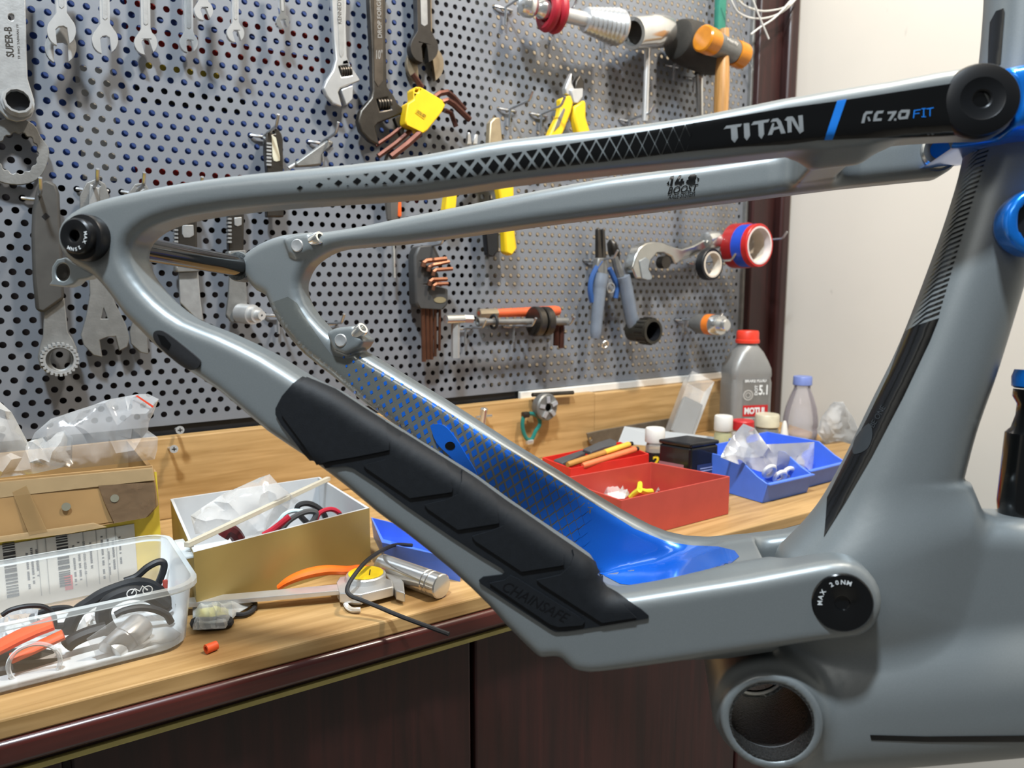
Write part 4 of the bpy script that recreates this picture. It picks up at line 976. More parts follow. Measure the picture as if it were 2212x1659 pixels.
# yellow folding key holder with brown hex keys
t = tool('hex_key_holder', 'yellow plastic hex key holder with brown hex keys', 'hex keys', 915, 235, .915)
plate('holder', c2([(1080,715),(1100,690),(1135,692),(1165,705),(1320,800),(1336,840),(1310,890),(1288,920),(1192,1040),(1165,1060),(1022,992),(1015,960),(1035,822),(1085,792)]), .908, .020, mat('yellow_plastic', 'e0b81c', .4, 0., var=.06), t, [c2([(1095,712),(1125,712),(1120,735),(1095,735)])], bev=.0025)
plate('name_plate', c2([(1110,868),(1185,918),(1165,950),(1095,900)]), .9074, .0007, mat('yellow_shade_plastic', 'c29c12', .45, 0.), t, bev=0)
text_plane('SOLID', (600+1104/3.687, 896/3.687), (17, 11), (4, -5), .9071, M_dark, t)
M_hex = mat('brown_hex_steel', '5b3a31', .35, .7, var=.2)
for q, r_, Y in (([(1250,775),(1290,745),(1350,735),(1400,775),(1490,880)], .0042, .916), ([(1310,815),(1350,800),(1400,830),(1530,955)], .0042, .911), ([(1330,880),(1380,900),(1420,1010)], .0035, .925), ([(1060,1040),(930,1150),(800,1245)], .0036, .922), ([(1130,1060),(1030,1150),(900,1250)], .0046, .912), ([(1000,1000),(900,1080),(780,1160)], .0028, .926), ([(1075,590),(1110,640),(1150,700)], .0038, .917)):
    MB().tube([P(a, b, Y) for a, b in c2(q)], r_, 6).build('hex_key', M_hex, t, smooth=False)
# pliers
M_yel = mat('yellow_grip', 'e3be1e', .42, 0., var=.06); M_grg = mat('grey_grip', '6d6b66', .5, 0., var=.1)
t = tool('side_cutters', 'yellow and grey handled side cutters with steel jaws pointing up', 'pliers', 1240, 220, .915)
plate('jaw', c3([(745,493),(722,548),(700,600),(706,640),(740,655),(765,610),(745,565)]), .915, .010, M_satin, t, bev=.0015)
plate('jaw', c3([(802,508),(830,560),(828,605),(800,650),(768,605),(775,555)]), .914, .010, M_dark, t, bev=.0015)
plate('joint', c3([(735,605),(825,600),(822,665),(790,705),(755,702),(742,655)]), .911, .013, M_satin, t, bev=.002)
plate('handle', c3([(668,672),(735,648),(757,702),(742,765),(690,900),(640,1010),(560,1010),(610,880),(662,780),(672,720)]), .911, .014, M_yel, t, bev=.003)
plate('handle', c3([(762,722),(832,680),(842,705),(842,800),(868,885),(880,980),(800,980),(780,880),(758,790)]), .911, .014, M_yel, t, bev=.003)
plate('grip_insert', c3([(690,735),(700,745),(660,860),(620,900),(655,800)]), .9098, .002, M_grg, t)
t = tool('combination_pliers', 'yellow handled pliers hanging jaws up behind the seatstays', 'pliers', 1075, 400, .92)
plate('jaw', c3([(188,835),(215,800),(256,800),(266,900),(290,1100),(170,1100),(180,985)]), .918, .012, mat('beige_steel', 'a8987c', .4, .6, var=.15), t, bev=.002)
plate('handle', [(1068,350),(1100,345),(1111,405),(1113,500),(1118,535),(1106,553),(1092,546),(1089,480),(1080,420)], .914, .015, M_yel, t, bev=.003)
plate('handle', [(1060,350),(1040,350),(990,400),(985,452),(962,455),(968,410)], .914, .015, M_yel, t, bev=.003)
plate('grip_insert', [(1045,440),(1078,430),(1079,540),(1068,556),(1054,550)], .920, .012, M_black, t, bev=.003)
t = tool('screwdriver', 'grey and orange screwdriver hanging blade down between the stays', 'screwdriver', 846, 450, .93)
a, b_ = P(846, 330, .93), P(848, 475, .93)
MB().lathe(a, b_-a, [(0, .008), (.01, .0105), (.06, .0105), (.075, .0095), ((b_-a).length, .008)], 10).build('handle', mat('dark_grey_grip', '57534e', .5), t)
MB().box((a+b_)/2+Vector((.0065, -.004, -.01)), (.006, .010, .06), bev=.002).build('grip_stripe', mat('orange_plastic', 'e0622a', .42), t)
MB().cyl(b_, P(851, 600, .93), .0022, 10).build('blade', M_chrome, t)
t = tool('pliers', 'small steel needle tips just above the seatstay', 'pliers', 1022, 310, .93)
for q in ([(30,985),(38,900),(50,905),(60,985)], [(70,985),(85,915),(103,918),(100,985)]): plate('tip', c3(q), .93, .006, M_satin, t)
# headset press bar with rings
t = tool('press_tool', 'chrome press rod with red rings and a ribbed cone at top right', 'press tool', 1220, 30, .89)
a, b_ = P(1120, 8, .90), P(1345, 62, .885); d = b_-a; L = d.length
MB().lathe(a, d, [(0, .004), (.004, .012), (.012, .0155), (.022, .015), (.03, .009), (.036, .013), (L*.25, .013)], 18).build('knob', M_chrome, t)
for k in range(2): MB().torus(a+d*(.27+.075*k), d, .0215, .0072, 28, 10).build('red_ring', mat('red_rubber', '9c1527', .5), t)
MB().cyl(a+d*.24, a+d*.72, .0105, 18).build('rod', M_satin, t)
pr = []
for k in range(8): pr += [(k*.0072, .0165+.0008*k), (k*.0072+.004, .0185+.0012*k), (k*.0072+.006, .0165+.0008*k)]
MB().lathe(a+d*.62, d, [(-.001, .010)]+pr+[(.062, .026), (.066, .024), (.066, .0)], 26).build('ribbed_cone', M_satin, t, angle=20)
t = tool('socket_wrench', 'large chrome socket on a long shaft hanging at top right', 'socket wrench', 1390, 100, .90)
a, b_ = P(1366, 72, .895), P(1436, 66, .91); d = b_-a
MB().lathe(a, d, [(.012, .017), (0, .018), (0, .0235), (.004, .0245), (d.length*.45, .0245), (d.length*.5, .026), (d.length*.95, .0255), (d.length, .0235)], 26, cap0=False).build('socket', M_chrome, t, angle=25)
MB().lathe(a, d, [(.013, .0), (.013, .0172)], 26).build('socket_floor', M_dark, t)
MB().cyl(P(1399, 100, .905), P(1393, 262, .905), .0052, 14).build('shaft', M_satin, t)
# mallets
t = tool('rubber_mallet', 'black rubber mallet head resting behind the orange hammer', 'mallet', 1490, 90, .91)
a = P(1462, 83, .902); MB().lathe(a, (1, .0, -.10), [(0, 0.001), (0, .026), (.003, .031), (.012, .034), (.03, .036), (.085, .036), (.10, .033), (.10, .0)], 30).build('head', mat('mallet_rubber', '2b2925', .75, 0., var=.25, bump=.3), t)
MB().box(P(1556, 20, .925), (.02, .012, .16), bev=.003).build('handle', mat('green_paint', '2f7a68', .45), t, label='green painted handle')
t = tool('soft_face_hammer', 'hammer with amber plastic faces and a wooden handle', 'hammer', 1555, 90, .875)
a = P(1517, 82, .842); dx = Vector((1, .05, -.09)).normalized()
M_amb = mat('amber_plastic', 'd98a1c', .22, 0., var=.12, scale=80, trans=.25)
MB().lathe(a, dx, [(0, .0), (0, .018), (.002, .0205), (.02, .0205), (.028, .0195), (.028, 0)], 24).build('face', M_amb, t)
MB().lathe(a+dx*.0285, dx, [(0, .018), (.004, .019), (.018, .0172), (.034, .0172), (.046, .019), (.05, .018)], 24).build('head', M_cast, t)
MB().lathe(a+dx*.079, dx, [(0, .0), (0, .0195), (.008, .0205), (.024, .0205), (.026, .018), (.026, .0)], 24).build('face', M_amb, t)
hx = a+dx*.053
text_on('stamp', 'Hardy', lambda u_, v_: hx+dx*((u_-.5)*.028)+Vector((0, -.0195, .001+.006*v_)), M_white, t)
M_ash = wood('ash_handle', '9c7038', 'b98a52', .42, 14, 'Z', coat=.3)
MB().lathe(hx+Vector((0, 0, .028)), (0, 0, -1), [(0, .009), (.009, .0098), (.04, .0098), (.046, .011), (.062, .0125), (.09, .0135), (.19, .0125), (.20, .0)], 18, squash=.75).build('handle', M_ash, t)
t = tool('steel_rod_driver', 'chrome shaft with a black ring hanging beside the wooden handle', 'driver', 1510, 190, .92)
a, b_ = P(1510, 130, .92), P(1512, 250, .92)
MB().lathe(a, b_-a, [(0, .003), (.002, .0055), (.018, .0058), (.018, .0066), (.030, .0066), ((b_-a).length, .0062)], 16).build('shaft', M_chrome, t)
MB().torus(a+(b_-a)*.235, b_-a, .0068, .0022, 18, 8).build('ring', M_rubber, t)
# pale cables looped at the top of the upright
M_cab = mat('white_cable', 'c9c8c4', .4)
for lb, q, Y in (('white inner cable looped in a wide arc at the top right', [(1812,-60),(1840,20),(1880,85),(1960,122),(2060,125),(2160,92),(2230,40),(2300,-40)], .90), ('second white cable looped in a shallow arc above the first', [(1850,-60),(1880,0),(1935,45),(2030,75),(2120,70),(2200,48),(2260,0)], .905), ('white cable end pointing down to the left beside the hammer', [(1965,235),(2030,185),(2110,135),(2180,70),(2240,0)], .895), ('white cable end pointing down to the right over the upright', [(1965,-40),(1995,40),(2030,130),(2060,200),(2088,266)], .893)):
    MB().tube(catmull([P(a, b, Y) for a, b in c3(q)], 4), .0017, 6).build('bike_cable', M_cab, label=lb, cat='cable', group='loose white cables')
MB().tube(catmull([P(a, b, .915) for a, b in c3([(1855,-40),(1880,60),(1895,200),(1915,290),(1945,400),(1980,480)])], 4), .0007, 5).build('steel_wire', M_hook, label='thin steel wire dangling beside the upright', cat='wire')
# hex key set in black holder
t = tool('hex_key_set', 'black hex key holder with brown keys hanging below the far seatstay', 'hex keys', 930, 680, .92)
plate('holder', c7([(118,265),(140,212),(232,203),(268,282),(165,302),(255,362),(262,420),(200,430),(310,452),(310,540),(282,570),(140,562),(124,530)]), .918, .022, mat('dark_holder', '3a3a3a', .5), t, bev=.003)
plate('emblem', c7([(262+34*cos(i*pi/8), 515+17*sin(i*pi/8)) for i in range(16)]), .9172, .001, mat('dull_brass', '8a8064', .5, .4), t, bev=0)
M_cop = mat('copper_hex_steel', '7a5340', .3, .8, var=.15)
for i, (x, y1) in enumerate(((165, 862), (190, 850), (212, 850), (234, 832), (260, 800))): MB().cyl(P(*c7([(x, 560)])[0], .927), P(*c7([(x+6-i*2, y1)])[0], .927), .0026+.0003*(2-i), 6).build('hex_key', M_cop, t, smooth=False)
for x0, y0, x1, y1, r_ in ((170, 300, 296, 284, .0036), (200, 325, 312, 300, .003), (225, 350, 330, 340, .003), (205, 405, 300, 398, .0032), (225, 430, 305, 424, .0028)):
    MB().tube([P(a, b, .912) for a, b in c7([(x0-5, y0+30), (x0, y0+6), (x0+14, y0-4), (x1, y1)])], r_, 6).build('hex_key', M_cop, t, smooth=False)
# horizontal rod with rings
t = tool('bearing_press', 'steel bearing press rod with two dark discs lying across hooks', 'press tool', 1090, 700, .91)
a, b_ = P(*cb([(580, 395)])[0], .905), P(*cb([(1960, 385)])[0], .905); d = b_-a
MB().lathe(a, d, [(.004, .003), (0, .0042), (0, .0062), (.014, .0062), (.014, .0045), (d.length*.83, .0045), (d.length*.83, .006), (d.length, .006)], 16).build('rod', M_cast, t)
MB().torus(a+d*.17, d, .0095, .0022, 22, 8).build('o_ring', M_rubber, t)
for k in range(2): MB().lathe(a+d*(.60+.10*k), d, [(0, .006), (0, .0205), (.0015, .0225), (.011, .0225), (.0125, .0205), (.0125, .006)], 28).build('disc', M_dark, t)
t = tool('hex_key', 'short bright hex key hooked over the left end of the press rod', 'hex key', 985, 730, .905)
MB().tube([P(a_, b, .905) for a_, b in cb([(500, 350), (380, 345), (300, 352), (255, 385), (240, 460), (240, 950)])], .0062, 6).build('key', M_satin, t, smooth=False)
MB().cyl(P(*cb([(90, 355)])[0], .90), P(*cb([(360, 345)])[0], .903), .0065, 12).build('end_cap', M_chrome, t)
t = tool('tyre_tool', 'orange handled tool lying behind the press rod', 'tool', 1140, 670, .93)
a, b_ = P(*cb([(600, 270)])[0], .93), P(*cb([(1830, 225)])[0], .93); d = b_-a
MB().lathe(a, d, [(0, .004), (d.length*.2, .005), (d.length*.2, .0062), (d.length*.95, .0085), (d.length, .007)], 12).build('handle', mat('orange_red_grip', 'c85a33', .45, var=.1), t)
MB().cyl(a, a+d*.21, .0072, 10).build('ferrule', mat('pale_brass', 'a99b84', .35, .7), t)
t = tool('hex_key', 'brown hex key hanging from the right end of the press rod', 'hex key', 1215, 720, .91)
for k, (x, y) in enumerate(((1790, 760), (1870, 800))): MB().tube([P(a_, b, .912) for a_, b in cb([(x-60, 420), (x, 430), (x+10, 480), (x, y)])], .0046, 6).build('key', M_hex, t, smooth=False)
# cable cutters
M_bl = mat('blue_grip', '2c4f86', .45); M_gh = mat('grey_blue_grip', '6f7884', .4, .1, var=.08)
t = tool('cable_cutters', 'grey-blue handled cable cutters with thin upright jaws', 'cutters', 1300, 640, .92)
for q in ([(572,60),(590,48),(600,180),(612,315),(572,315)], [(615,60),(630,55),(640,190),(645,315),(612,315)]): plate('jaw', c8(q), .92, .008, M_dark, t, bev=.001)
plate('joint', c8([(575,310),(650,310),(660,380),(655,460),(580,460),(560,400)]), .916, .013, M_cast, t, bev=.002)
MB().tube(catmull([P(a_, b, .92) for a_, b in c8([(595,340),(550,410),(512,500),(503,600),(520,695)])], 4), .0045, 8).build('spring_arm', M_bl, t)
MB().tube(catmull([P(a_, b, .916) for a_, b in c8([(605,450),(590,540),(578,650),(562,820),(548,1010)])], 4), [.0115]*5+[.0105]*6+[.0098]*5+[.007], 12).build('handle', M_gh, t)
MB().torus(P(*c8([(632, 1062)])[0], .915), (0, 1, .4), .006, .0016, 16, 6).build('latch_ring', M_chrome, t)
t = tool('cable_cutters', 'second grey-blue handled cutters splayed to the right of the first', 'cutters', 1340, 640, .92)
MB().lathe(P(*c8([(680, 150)])[0], .925), P(*c8([(715, 290)])[0], .925)-P(*c8([(680, 150)])[0], .925), [(0, .003), (.006, .010), (.022, .0125), (.036, .009), (.05, .006)], 12, squash=.6).build('jaw', M_dark, t)
MB().tube([P(a_, b, .922) for a_, b in c8([(715,280),(735,380),(765,470)])], .007, 8).build('arm', M_cast, t)
MB().tube(catmull([P(a_, b, .925) for a_, b in c8([(668,400),(705,480),(735,560),(722,660)])], 3), .0045, 8).build('spring_arm', M_bl, t)
MB().tube(catmull([P(a_, b, .918) for a_, b in c8([(790,470),(815,580),(840,720),(870,860),(905,950)])], 4), .0115, 12).build('handle', M_gh, t)
MB().torus(P(*c8([(680, 570)])[0], .92), (0, 1, 0), .008, .0013, 16, 6).build('spring', M_hook, t)
# pipe cutter, tape rolls, ring tools
t = tool('pipe_cutter', 'chrome C-shaped pipe cutter on the right of the pegboard', 'pipe cutter', 1440, 560, .91)
plate('frame', c8([(895,300),(930,225),(985,180),(1060,165),(1160,180),(1230,215),(1300,235),(1400,205),(1500,150),(1545,200),(1420,285),(1320,325),(1245,365),(1215,300),(1150,265),(1085,270),(1035,330),(1012,410),(1045,470),(1040,495),(1000,505),(955,490),(905,490),(868,400)]), .905, .022, mat('polished_alloy', 'b9b9b4', .22, .95, var=.06), t, bev=.005)
plate('cheek_plate', c8([(930,335),(985,305),(1022,330),(1010,410),(1044,475),(1035,495),(1000,503),(955,488)]), .9035, .002, mat('grey_alloy', '9aa0a4', .35, .6), t)
MB().lathe(P(*c8([(1500, 165)])[0], .91), Vector((1, -.1, .12)), [(0, .010), (.003, .0155), (.012, .0165), (.024, .0165), (.03, .0145), (.032, 0)], 16).build('knob', M_chrome, t)
MB().cyl(P(*c8([(1110, 350)])[0], .915), P(*c8([(1165, 350)])[0], .90), .0105, 14).build('roller', M_dark, t)
def roll(label, px, py, Y0, Y1, R_, rin, m, mi, cat='tape'):
    t = tool('tape_roll', label, cat, px, py, Y0, 'tape rolls on the pegboard'); o = P(px, py, Y0)
    L = Y1-Y0
    MB().lathe(o, (0, 1, 0), [(0, rin+.003), (0, R_-.001), (.001, R_), (L-.001, R_), (L, R_-.001), (L, rin+.003)], 32, cap0=False, cap1=False).build('tape', m, t, angle=25)
    MB().lathe(o, (0, 1, 0), [(-.0005, rin), (-.0005, rin+.003), (L+.0005, rin+.003), (L+.0005, rin), (-.0005, rin)], 32, cap0=False, cap1=False).build('core', mi, t, angle=25)
    return t
M_core = mat('card_core', 'cfc4b4', .6)
Rr = ppx(46, 1640, .83)
roll('front roll of red tape with a white core on the end hook', 1641, 530, .828, .840, Rr, Rr*.80, mat('red_tape', 'b5221f', .35), mat('white_core', 'd3c9c6', .5))
roll('blue tape roll between the two red rolls', 1632, 530, .8405, .866, Rr*1.0, Rr*.80, mat('blue_tape', '1f46b4', .35), M_core)
roll('rear wide roll of glossy red tape next to the post', 1616, 530, .8665, .896, Rr*1.08, Rr*.8, mat('dark_red_tape', '9c2222', .3), M_core)
Rb = ppx(34, 1535, .88)
roll('black insulating tape roll with a pale core', 1540, 571, .880, .896, Rb, Rb*.72, M_black, M_core)
t = tool('lockring_tool', 'black notched lockring socket hanging open end forward', 'socket', 1405, 715, .89)
Rk = ppx(29, 1405, .88); o = P(1412, 716, .880)
MB().lathe(o, (0, 1, 0), [(0, Rk*.74), (0, Rk*.94), (.004, Rk*.94), (.004, Rk), (.024, Rk), (.024, Rk*.9), (.05, Rk*.86), (.052, 0)], 32, cap0=False).build('body', mat('dark_olive_steel', '3d3a33', .5, .5, var=.2), t, angle=25)
MB().lathe(o, (0, 1, 0), [(0, Rk*.74), (.03, Rk*.70), (.03, 0)], 32, cap0=False).build('bore', M_black, t)
for k in range(16):
    a_ = 2*pi*k/16; MB().box(o+Vector((Rk*.99*cos(a_), .014, Rk*.99*sin(a_))), (.003, .019, .003), Matrix.Rotation(-a_, 3, 'Y')).build('notch_rib', M_dark, t)
t = tool('freewheel_tool', 'chrome socket with an orange band lying on a hook at right', 'socket', 1540, 700, .88)
o = P(1571, 703, .845); Rk = ppx(22, 1550, .87)
MB().lathe(o, (0, 1, 0), [(0, 0.), (0, Rk*.5), (.002, Rk*.62), (.012, Rk*.62), (.012, Rk*.95), (.014, Rk), (.030, Rk), (.030, Rk*.9)], 26).build('tip', M_chrome, t, angle=25)
MB().lathe(o, (0, 1, 0), [(.0302, Rk*.9), (.0302, Rk*1.02), (.044, Rk*1.02), (.044, Rk*.9)], 26).build('band', mat('orange_band', 'd9772a', .4), t)
MB().lathe(o, (0, 1, 0), [(.0442, Rk*.9), (.0442, Rk*1.0), (.065, Rk*.96), (.078, Rk*.6), (.078, 0)], 26).build('sleeve', M_cast, t)
# small tools on nails in the pine upstand
t = tool('spoke_wrench', 'green wire-ring spoke wrench hanging on the pine board', 'spoke wrench', 1145, 925, .915)
MB().tube(catmull([P(a_, b, .915) for a_, b in c7([(735,1165),(725,1230),(745,1290),(775,1300),(800,1250),(822,1215),(815,1175),(780,1155)])], 4, True), .0032, 8, closed=True).build('ring', mat('teal_coating', '1f6f68', .35), t)
MB().box(P(*c7([(765, 1312)])[0], .915), (.012, .008, .008), bev=.002).build('jaw', M_satin, t)
MB().box(P(*c7([(742, 1160)])[0], .915), (.012, .009, .009), bev=.002).build('jaw', M_dark, t)
t = tool('chain_whip_head', 'round slotted steel tool on a nail above the green ring', 'tool', 1182, 880, .91)
o = P(1184, 880, .905)
MB().lathe(o, Vector((-.1, 1, 0)), [(0, .006), (0, .0195), (.002, .0215), (.012, .0215), (.018, .018), (.022, .012)], 24, cap0=False).build('body', M_cast, t)
for k in range(5):
    a_ = 2*pi*k/5+.4; MB().box(o+Vector((.0125*cos(a_), -.001, .0125*sin(a_))), (.010, .004, .006), Matrix.Rotation(-a_, 3, 'Y')).build('slot_tooth', M_satin, t)
MB().cyl(P(1150, 853, .92), P(1238, 848, .92), .0032, 10).build('pin', M_dark, t)
t = tool('valve_tool', 'small chrome T-shaped tool fixed on the pine board', 'tool', 1045, 900, .92)
MB().cyl(P(1046, 882, .915), P(1040, 925, .92), .0055, 14, bev=.001).build('stem', M_chrome, t)
MB().cyl(P(1028, 902, .92), P(1062, 898, .915), .0024, 10).build('crossbar', M_chrome, t)
for px, py, lb in ((376, 970, 'long countersunk screw sticking out of the pine board'), (389, 929, 'countersunk screw at the top edge of the pine board')):
    t = tool('wood_screw', lb, 'screw', px, py, .915, 'screws in the pine board'); a = P(px, py, .905); b_ = Vector((a.x-.002, .936, a.z-.004)) if px == 376 else Vector((a.x, .93, a.z-.003))
    d = b_-a; MB().lathe(a, d, [(0, 0), (0, .0047), (.001, .0047), (.005, .002), (d.length, .0018)], 14).build('screw', M_satin, t)
    MB().box(a-d.normalized()*.0002, (.005, .0005, .0011)).build('slot', M_dark, t); MB().box(a-d.normalized()*.0002, (.0011, .0005, .005)).build('slot', M_dark, t)
for px, py, lb in ((92, 418, 'wire hook carrying the black-gripped lockring wrench'), (196, 414, 'wire hook carrying the cone wrench with the triangular hole'), (302, 416, 'wire hook carrying the second cone wrench'), (405, 425, 'wire hook whose tip just shows over the seatstay'), (577, 292, 'wire hook carrying the ribbed steel lever'), (690, 318, 'wire hook carrying the angled chain tool'), (1093, 24, 'wire hook under the left end of the press rod'), (1190, 52, 'wire hook under the red rings'), (1302, 78, 'wire hook under the ribbed cone'), (1447, 136, 'wire hook under the black mallet'), (1496, 166, 'wire hook beside the chrome shaft under the mallet'), (1096, 248, 'wire hook holding the combination pliers'), (1167, 258, 'wire hook holding the side cutters'), (1345, 258, 'empty wire hook under the chrome socket shaft'), (700, 690, 'empty wire hook between the far chainstay and far seatstay'), (594, 690, 'wire hook beside the bolt of the extractor'), (918, 538, 'wire hook above the black hex key holder'), (1275, 562, 'wire hook through the cable cutters'), (1000, 705, 'wire hook under the left half of the bearing press'), (1100, 712, 'wire hook under the middle of the bearing press'), (1180, 708, 'wire hook under the dark discs'), (1468, 697, 'wire hook between the black socket and the orange-banded socket'), (1495, 570, 'wire hook through the black tape roll'), (1577, 525, 'long wire hook through the coloured tape rolls')):
    hook(px, py, lb, .118 if 'long wire' in lb else .085 if px in (1447, 1468, 1495) else .055)
# ================================================================== THINGS ON THE BENCH
def quadbox(base, z0, z1, th, taper=0., open_top=True):
    """thin-walled open box from four base corners (x, y), counter-clockwise"""
    q = [Vector((x, y)) for x, y in base]; c_ = sum(q, Vector((0, 0)))/4
    ins = [p+(c_-p).normalized()*th*1.4 for p in q]; up_ = [p+(p-c_).normalized()*taper for p in q]; upi = [p+(c_-p).normalized()*th*1.4 for p in up_]
    v3 = lambda l, z: [Vector((p.x, p.y, z)) for p in l]
    vs = v3(q, z0)+v3(up_, z1)+v3(upi, z1)+v3(ins, z0+th); fs = [(3, 2, 1, 0)]
    for i in range(4):
        j = (i+1) % 4; fs += [(i, j, j+4, i+4), (i+4, j+4, j+8, i+8), (i+8, j+8, j+12, i+12)]
    fs.append((12, 13, 14, 15)); return vs, fs
def bag(name, label, pts, Y, th, m, seed=1, cat='plastic bag', lean=0., fold=.5, n=7, plane=None, parent=None, group=None):
    """crumpled clear bag: front and back sheets over a pixel outline on the plane Y, puffed and creased"""
    rnd = random.Random(seed); pts = [tuple(p) for p in pts]; dens = []
    st = max(max(p[0] for p in pts)-min(p[0] for p in pts), max(p[1] for p in pts)-min(p[1] for p in pts))/n/2.2
    for i in range(len(pts)):
        a, b = pts[i], pts[(i+1) % len(pts)]; k = max(1, int(hypot(a[0]-b[0], a[1]-b[1])/st))
        dens += [(a[0]+(b[0]-a[0])*t/k, a[1]+(b[1]-a[1])*t/k) for t in range(k)]
    P2 = [Vector(p) for p in dens]; nb = len(P2)
    xs = [p[0] for p in dens]; ys = [p[1] for p in dens]; x = min(xs)+st/2
    while x < max(xs):
        y = min(ys)+st/2
        while y < max(ys):
            xx, yy = x+rnd.uniform(-.3, .3)*st, y+rnd.uniform(-.3, .3)*st
            if inpoly(xx, yy, dens) and min(hypot(xx-a, yy-b) for a, b in dens) > st*.5: P2.append(Vector((xx, yy)))
            y += st
        x += st
    res = geometry.delaunay_2d_cdt(P2, [(i, (i+1) % nb) for i in range(nb)], [], 1, 1e-5, True)
    vv = res[0]; tr = [f for f in res[2] if inpoly(sum(vv[i].x for i in f)/3, sum(vv[i].y for i in f)/3, dens)]
    pl = plane or (lambda a, b: P(a, b, Y)); nrm = Vector((0, -1, 0)) if plane is None else Vector((0, 0, 1))
    big = max(1, max(min(hypot(v.x-a, v.y-b) for a, b in dens) for v in vv)); F_, Bk = [], []
    for v in vv:
        e = min(hypot(v.x-a, v.y-b) for a, b in dens)/big; q = pl(v.x, v.y); k = min(1, e*2.2)**.6
        j = th*fold*.9*rnd.uniform(-1, 1)*(.25+.75*min(1, e*3))
        F_.append(q+nrm*(th*k+j)); Bk.append(q-nrm*(th*k*.6-j*.5 if plane is None else 0.0003))
    mb = MB(); k = len(F_); fs = []
    for f in tr:
        f = list(f); nn = (F_[f[1]]-F_[f[0]]).cross(F_[f[2]]-F_[f[0]])
        if nn.dot(nrm) < 0: f.reverse()
        fs += [tuple(f), tuple(i+k for i in reversed(f))]
    for i in range(nb): fs.append((i, (i+1) % nb, (i+1) % nb+k, i+k))
    mb.add(F_+Bk, fs)
    return mb.build(name, m, parent, label=label, cat=cat, angle=38, group=group)
M_bag = film('clear_polybag', 'e8ebee', .84, .09, .25, 40); M_bagw = film('milky_polybag', 'e6e6e4', .74, .11, .25, 40)
M_box = film('clear_container_plastic', 'e3e7e8', .82, .22, .05, 12)
M_card = mat('brown_cardboard', '8f7148', .7, 0., var=.18, scale=14, bump=.25, bscale=60); M_yc = mat('yellow_card', 'b59a2c', .6, 0., var=.1)
# ---- brown carton with a taped flap and a paper label
t = thing('cardboard_box', 'brown cardboard box with a taped flap and a printed label, bags on top', 'box', (-.06, .80, ZT))
x0, x1, y0, y1, zt = -.27, .104, .730, .90, CAMZ-.170
vs, fs = quadbox([(x0, y0), (x1, y0), (x1, y1), (x0, y1)], ZT, zt, .003); mb = MB().add(vs, fs); mb.fm = [0 if (i == 0 or (i-1) % 3 == 0) else 1 for i in range(len(mb.f))]; mb.build('carton', [M_yc, M_card], t, smooth=False)
MB().prism([Vector(p) for p in [(x0, y0-.004, CAMZ-.1565), (-.02, y0-.004, CAMZ-.1585), (x1-.003, y0-.004, CAMZ-.163), (x1-.001, y0-.006, CAMZ-.20), (x1-.010, y0-.007, CAMZ-.209), (.03, y0-.009, CAMZ-.2115), (-.03, y0-.010, CAMZ-.2085), (x0, y0-.011, CAMZ-.2075)]], (0, .003, 0)).build('flap', M_card, t, bevel=.0008)
def fl(x, z, o=.0006): return Vector((x, y0-.0042-(-.163-z)*.125-o, CAMZ+z))
def onflap(name, q, m, o=.0006):
    n = len(q); return MB().add([fl(x, z, o) for x, z in q]+[fl(x, z, o-.0004) for x, z in q], [tuple(range(n)), tuple(range(2*n-1, n-1, -1))]).build(name, m, t, smooth=False)
M_tp = film('parcel_tape_film', 'b8a07a', .45, .3, .2, 40)
onflap('parcel_tape', [(-.265, -.1715), (.0, -.1735), (.101, -.176), (.1, -.1645), (-.02, -.1602), (-.265, -.158)], M_tp)
onflap('parcel_tape', [(-.265, -.2075), (-.03, -.209), (.03, -.2115), (.06, -.211), (.05, -.2055), (-.03, -.2045), (-.265, -.2025)], M_tp)
onflap('parcel_tape', [(.056, -.174), (.101, -.178), (.100, -.2), (.091, -.2085), (.066, -.209), (.06, -.19)], film('parcel_tape_brown', '6e5a45', .35, .35, .6, 60))
onflap('tape_flap', [(-.006, -.17), (.004, -.166), (.016, -.207), (.003, -.2075)], film('parcel_tape_film2', '9a7f58', .5, .3, .2, 40), .0009)
for px, py in ((143, 1095), (248, 1077)):
    q = P(px, py, y0-.009); onflap('stamp_mark', [(q.x+.0035*cos(i*pi/6), q.z-CAMZ+.0035*sin(i*pi/6)) for i in range(12)], mat('faded_ink', '6b6a5c', .7), .0012)
lab = MB().box((-.095, y0-.0006, CAMZ-.244), (.355, .001, .058)).build('paper_label', mat('label_paper', 'b9b8b2', .7, 0., var=.04), t)
M_ink = mat('black_ink', '202124', .6)
rnd = random.Random(3)
for bx_, zz in ((-.012-.0, .0), (.026, .0), (-.062, 0)):
    z_ = CAMZ-.214; 
    while z_ > CAMZ-.262:
        h_ = rnd.uniform(.0005, .0018); MB().box((bx_+.0, y0-.0014, z_), (.0085, .0003, h_)).build('barcode_bar', M_ink, lab); z_ -= h_+rnd.uniform(.0006, .0016)
for x_ in (-.075, -.045, -.03, .008, .014, .042, .052, .06, .067): MB().box((x_, y0-.0013, CAMZ-.240), (.0005, .0003, .05)).build('rule_line', mat('grey_ink', '8b8b88', .6), lab)
tb = MB()
for i, x_ in enumerate((-.054, -.050, -.046, -.040, -.036, .0, .0035, .007, .034, .038, .042, .047, .056, .0605, .0645, .070)):
    z_ = CAMZ-.222-.002*(i % 3)
    while z_ > CAMZ-.262+.004*(i % 4):
        if rnd.random() < .75: tb.box((x_, y0-.0013, z_), (.0016, .0002, .0010))
        z_ -= .0016
tb.build('printed_text', mat('text_grey', '55565a', .6), lab, smooth=False, kind='stuff')
MB().box((.0355-.022+.015, y0-.0014, CAMZ-.258), (.006, .0003, .013)).build('red_stamp', mat('red_ink', 'b23a3a', .6), lab)
